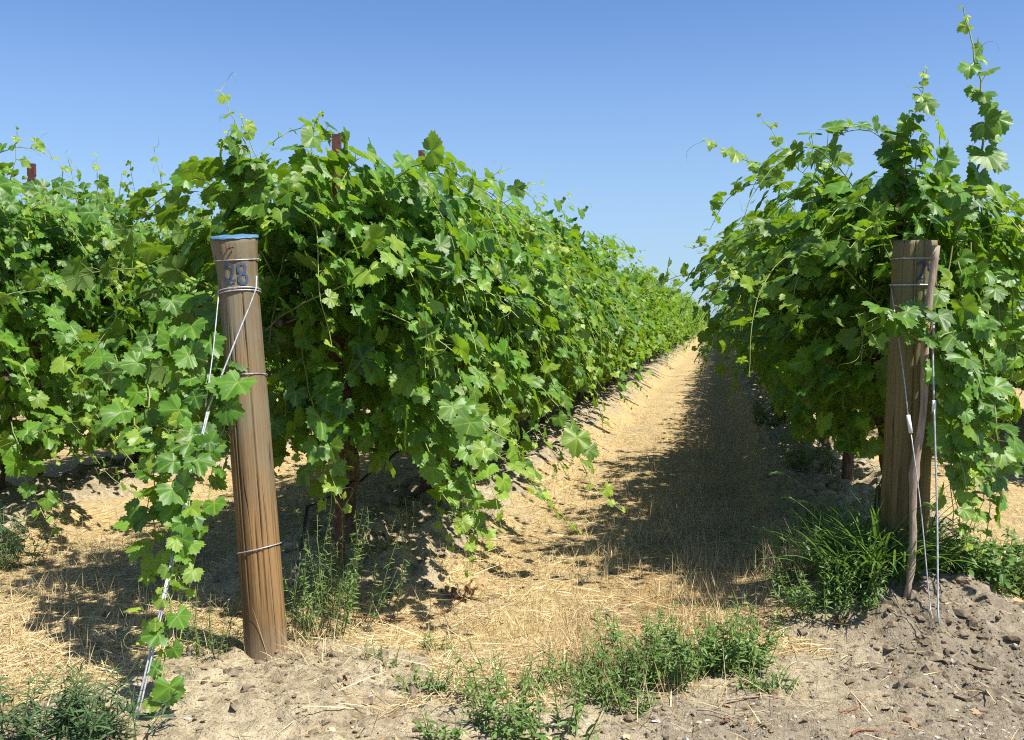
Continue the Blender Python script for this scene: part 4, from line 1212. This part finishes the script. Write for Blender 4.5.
for px, py, n, sp, lab in ((640, 700, 260, .30, 'dry stalks poking through the green weed patch'), (320, 650, 220, .22, 'dry stalks and dead stems among the weeds right of the left post')):
    x, y = gp(px, py); x = x + rng.normal(0, sp, n); y = y + rng.normal(0, .12, n)
    blades('dry_stalks', x, y, rng.uniform(.05, .24, n), rng.uniform(.0007, .0014, n), rng.uniform(.2, 1.5, n), np.clip(rng.normal(.55, .3, n), 0, 1), lab)

def stones(name, n, region, smin, smax, mat, label, weight):
    x, y = sample_area(n, *region); keep = rng.random(n) < weight(x, y); x, y = x[keep], y[keep]; n = len(x)
    s = smin * (smax / smin) ** (rng.random(n) ** 2.2)
    base_v = np.array([(0, 0, 1), (0, 0, -1)] + [(math.cos(k * math.pi / 3) * .9, math.sin(k * math.pi / 3) * .9, .45) for k in range(6)] + [(math.cos((k + .5) * math.pi / 3), math.sin((k + .5) * math.pi / 3), -.3) for k in range(6)])
    T = []
    for k in range(6):
        k2 = (k + 1) % 6
        T += [(0, 2 + k, 2 + k2), (2 + k, 8 + k, 2 + k2), (2 + k2, 8 + k, 8 + k2), (1, 8 + k2, 8 + k)]
    T = np.array(T); nv = len(base_v)
    V = base_v[None] * (1 + rng.normal(0, .30, (n, nv, 1))) * rng.uniform(.5, 1.35, (n, 1, 3)) * np.array([1, 1, .70]) * s[:, None, None]
    a = rng.uniform(0, 6.28, n); c, si = np.cos(a)[:, None], np.sin(a)[:, None]
    V = np.stack([V[..., 0] * c - V[..., 1] * si, V[..., 0] * si + V[..., 1] * c, V[..., 2]], 2)
    V = V + np.stack([x, y, gz(x, y) - s * .05], 1)[:, None, :]
    t = (np.arange(n)[:, None, None] * nv + T[None]).reshape(-1, 3)
    o = obj(name, mesh_from(name, V.reshape(-1, 3), t, mat, {'rnd': np.repeat(rng.random(n) ** 1.6, nv)}, smooth=False))
    tag(o, label, name.replace('_', ' '), None, 'stuff')
stones('soil_clods', 16000, (-3.2, 2.2, 2.7, 9, 2.2), .003, .024, M_CLOD, 'crumbly lumps of dry soil on the mounds and banks',
       lambda x, y: np.clip(.10 * soil_mask(x, y) + .95 * mound(x, y, .95, 4.3, .42, .6) + .30 * mound(x, y, -1.6, 3.45, .6, .4) + .6 * berm_mask(x, y) * (np.abs(vnoise(x * 4, y * 4, 8)) > .45), 0, 1))
stones('mound_clods', 9000, (-2.4, 1.8, 3.0, 5.3, 1.5), .004, .034, M_CLOD, 'dark crumbly clods heaped at the foot of both end posts',
       lambda x, y: np.clip(1.2 * mound(x, y, .93, 4.32, .25, .45) + .30 * mound(x, y, -1.55, 3.45, .45, .25) + .35 * berm_mask(x, y), 0, 1))
stones('pebbles', 26000, (-1.8, 2.6, 2.7, 5.5, 2.4), .0015, .011, M_PEBBLE, 'small grey and white pebbles scattered over the bare dirt',
       lambda x, y: np.clip(.9 * gravel_mask(x, y) + .12 * soil_mask(x, y), 0, 1))
# crumbs of dead leaf on the straw
x, y = sample_area(600, -3.8, 1.2, 2.9, 9, 2.0); n = len(x)
g = Geo(); P = np.stack([x, y, gz(x, y) + .006], 1)
X, Y, Z = frame(np.array([0, 0, 1.0]) + rng.normal(0, .4, (n, 3)), rng.normal(0, 1, (n, 3)))
scatter(g, T_LO, rng, P, X, Y, Z, rng.uniform(.006, .022, n), np.zeros(n), rng.random(n) ** 1.3)
tag(obj('leaf_litter', g.mesh('leaf_litter', M_DRYLEAF)), 'crumbs of dead brown leaf strewn over straw and dirt', 'leaf litter', None, 'stuff')
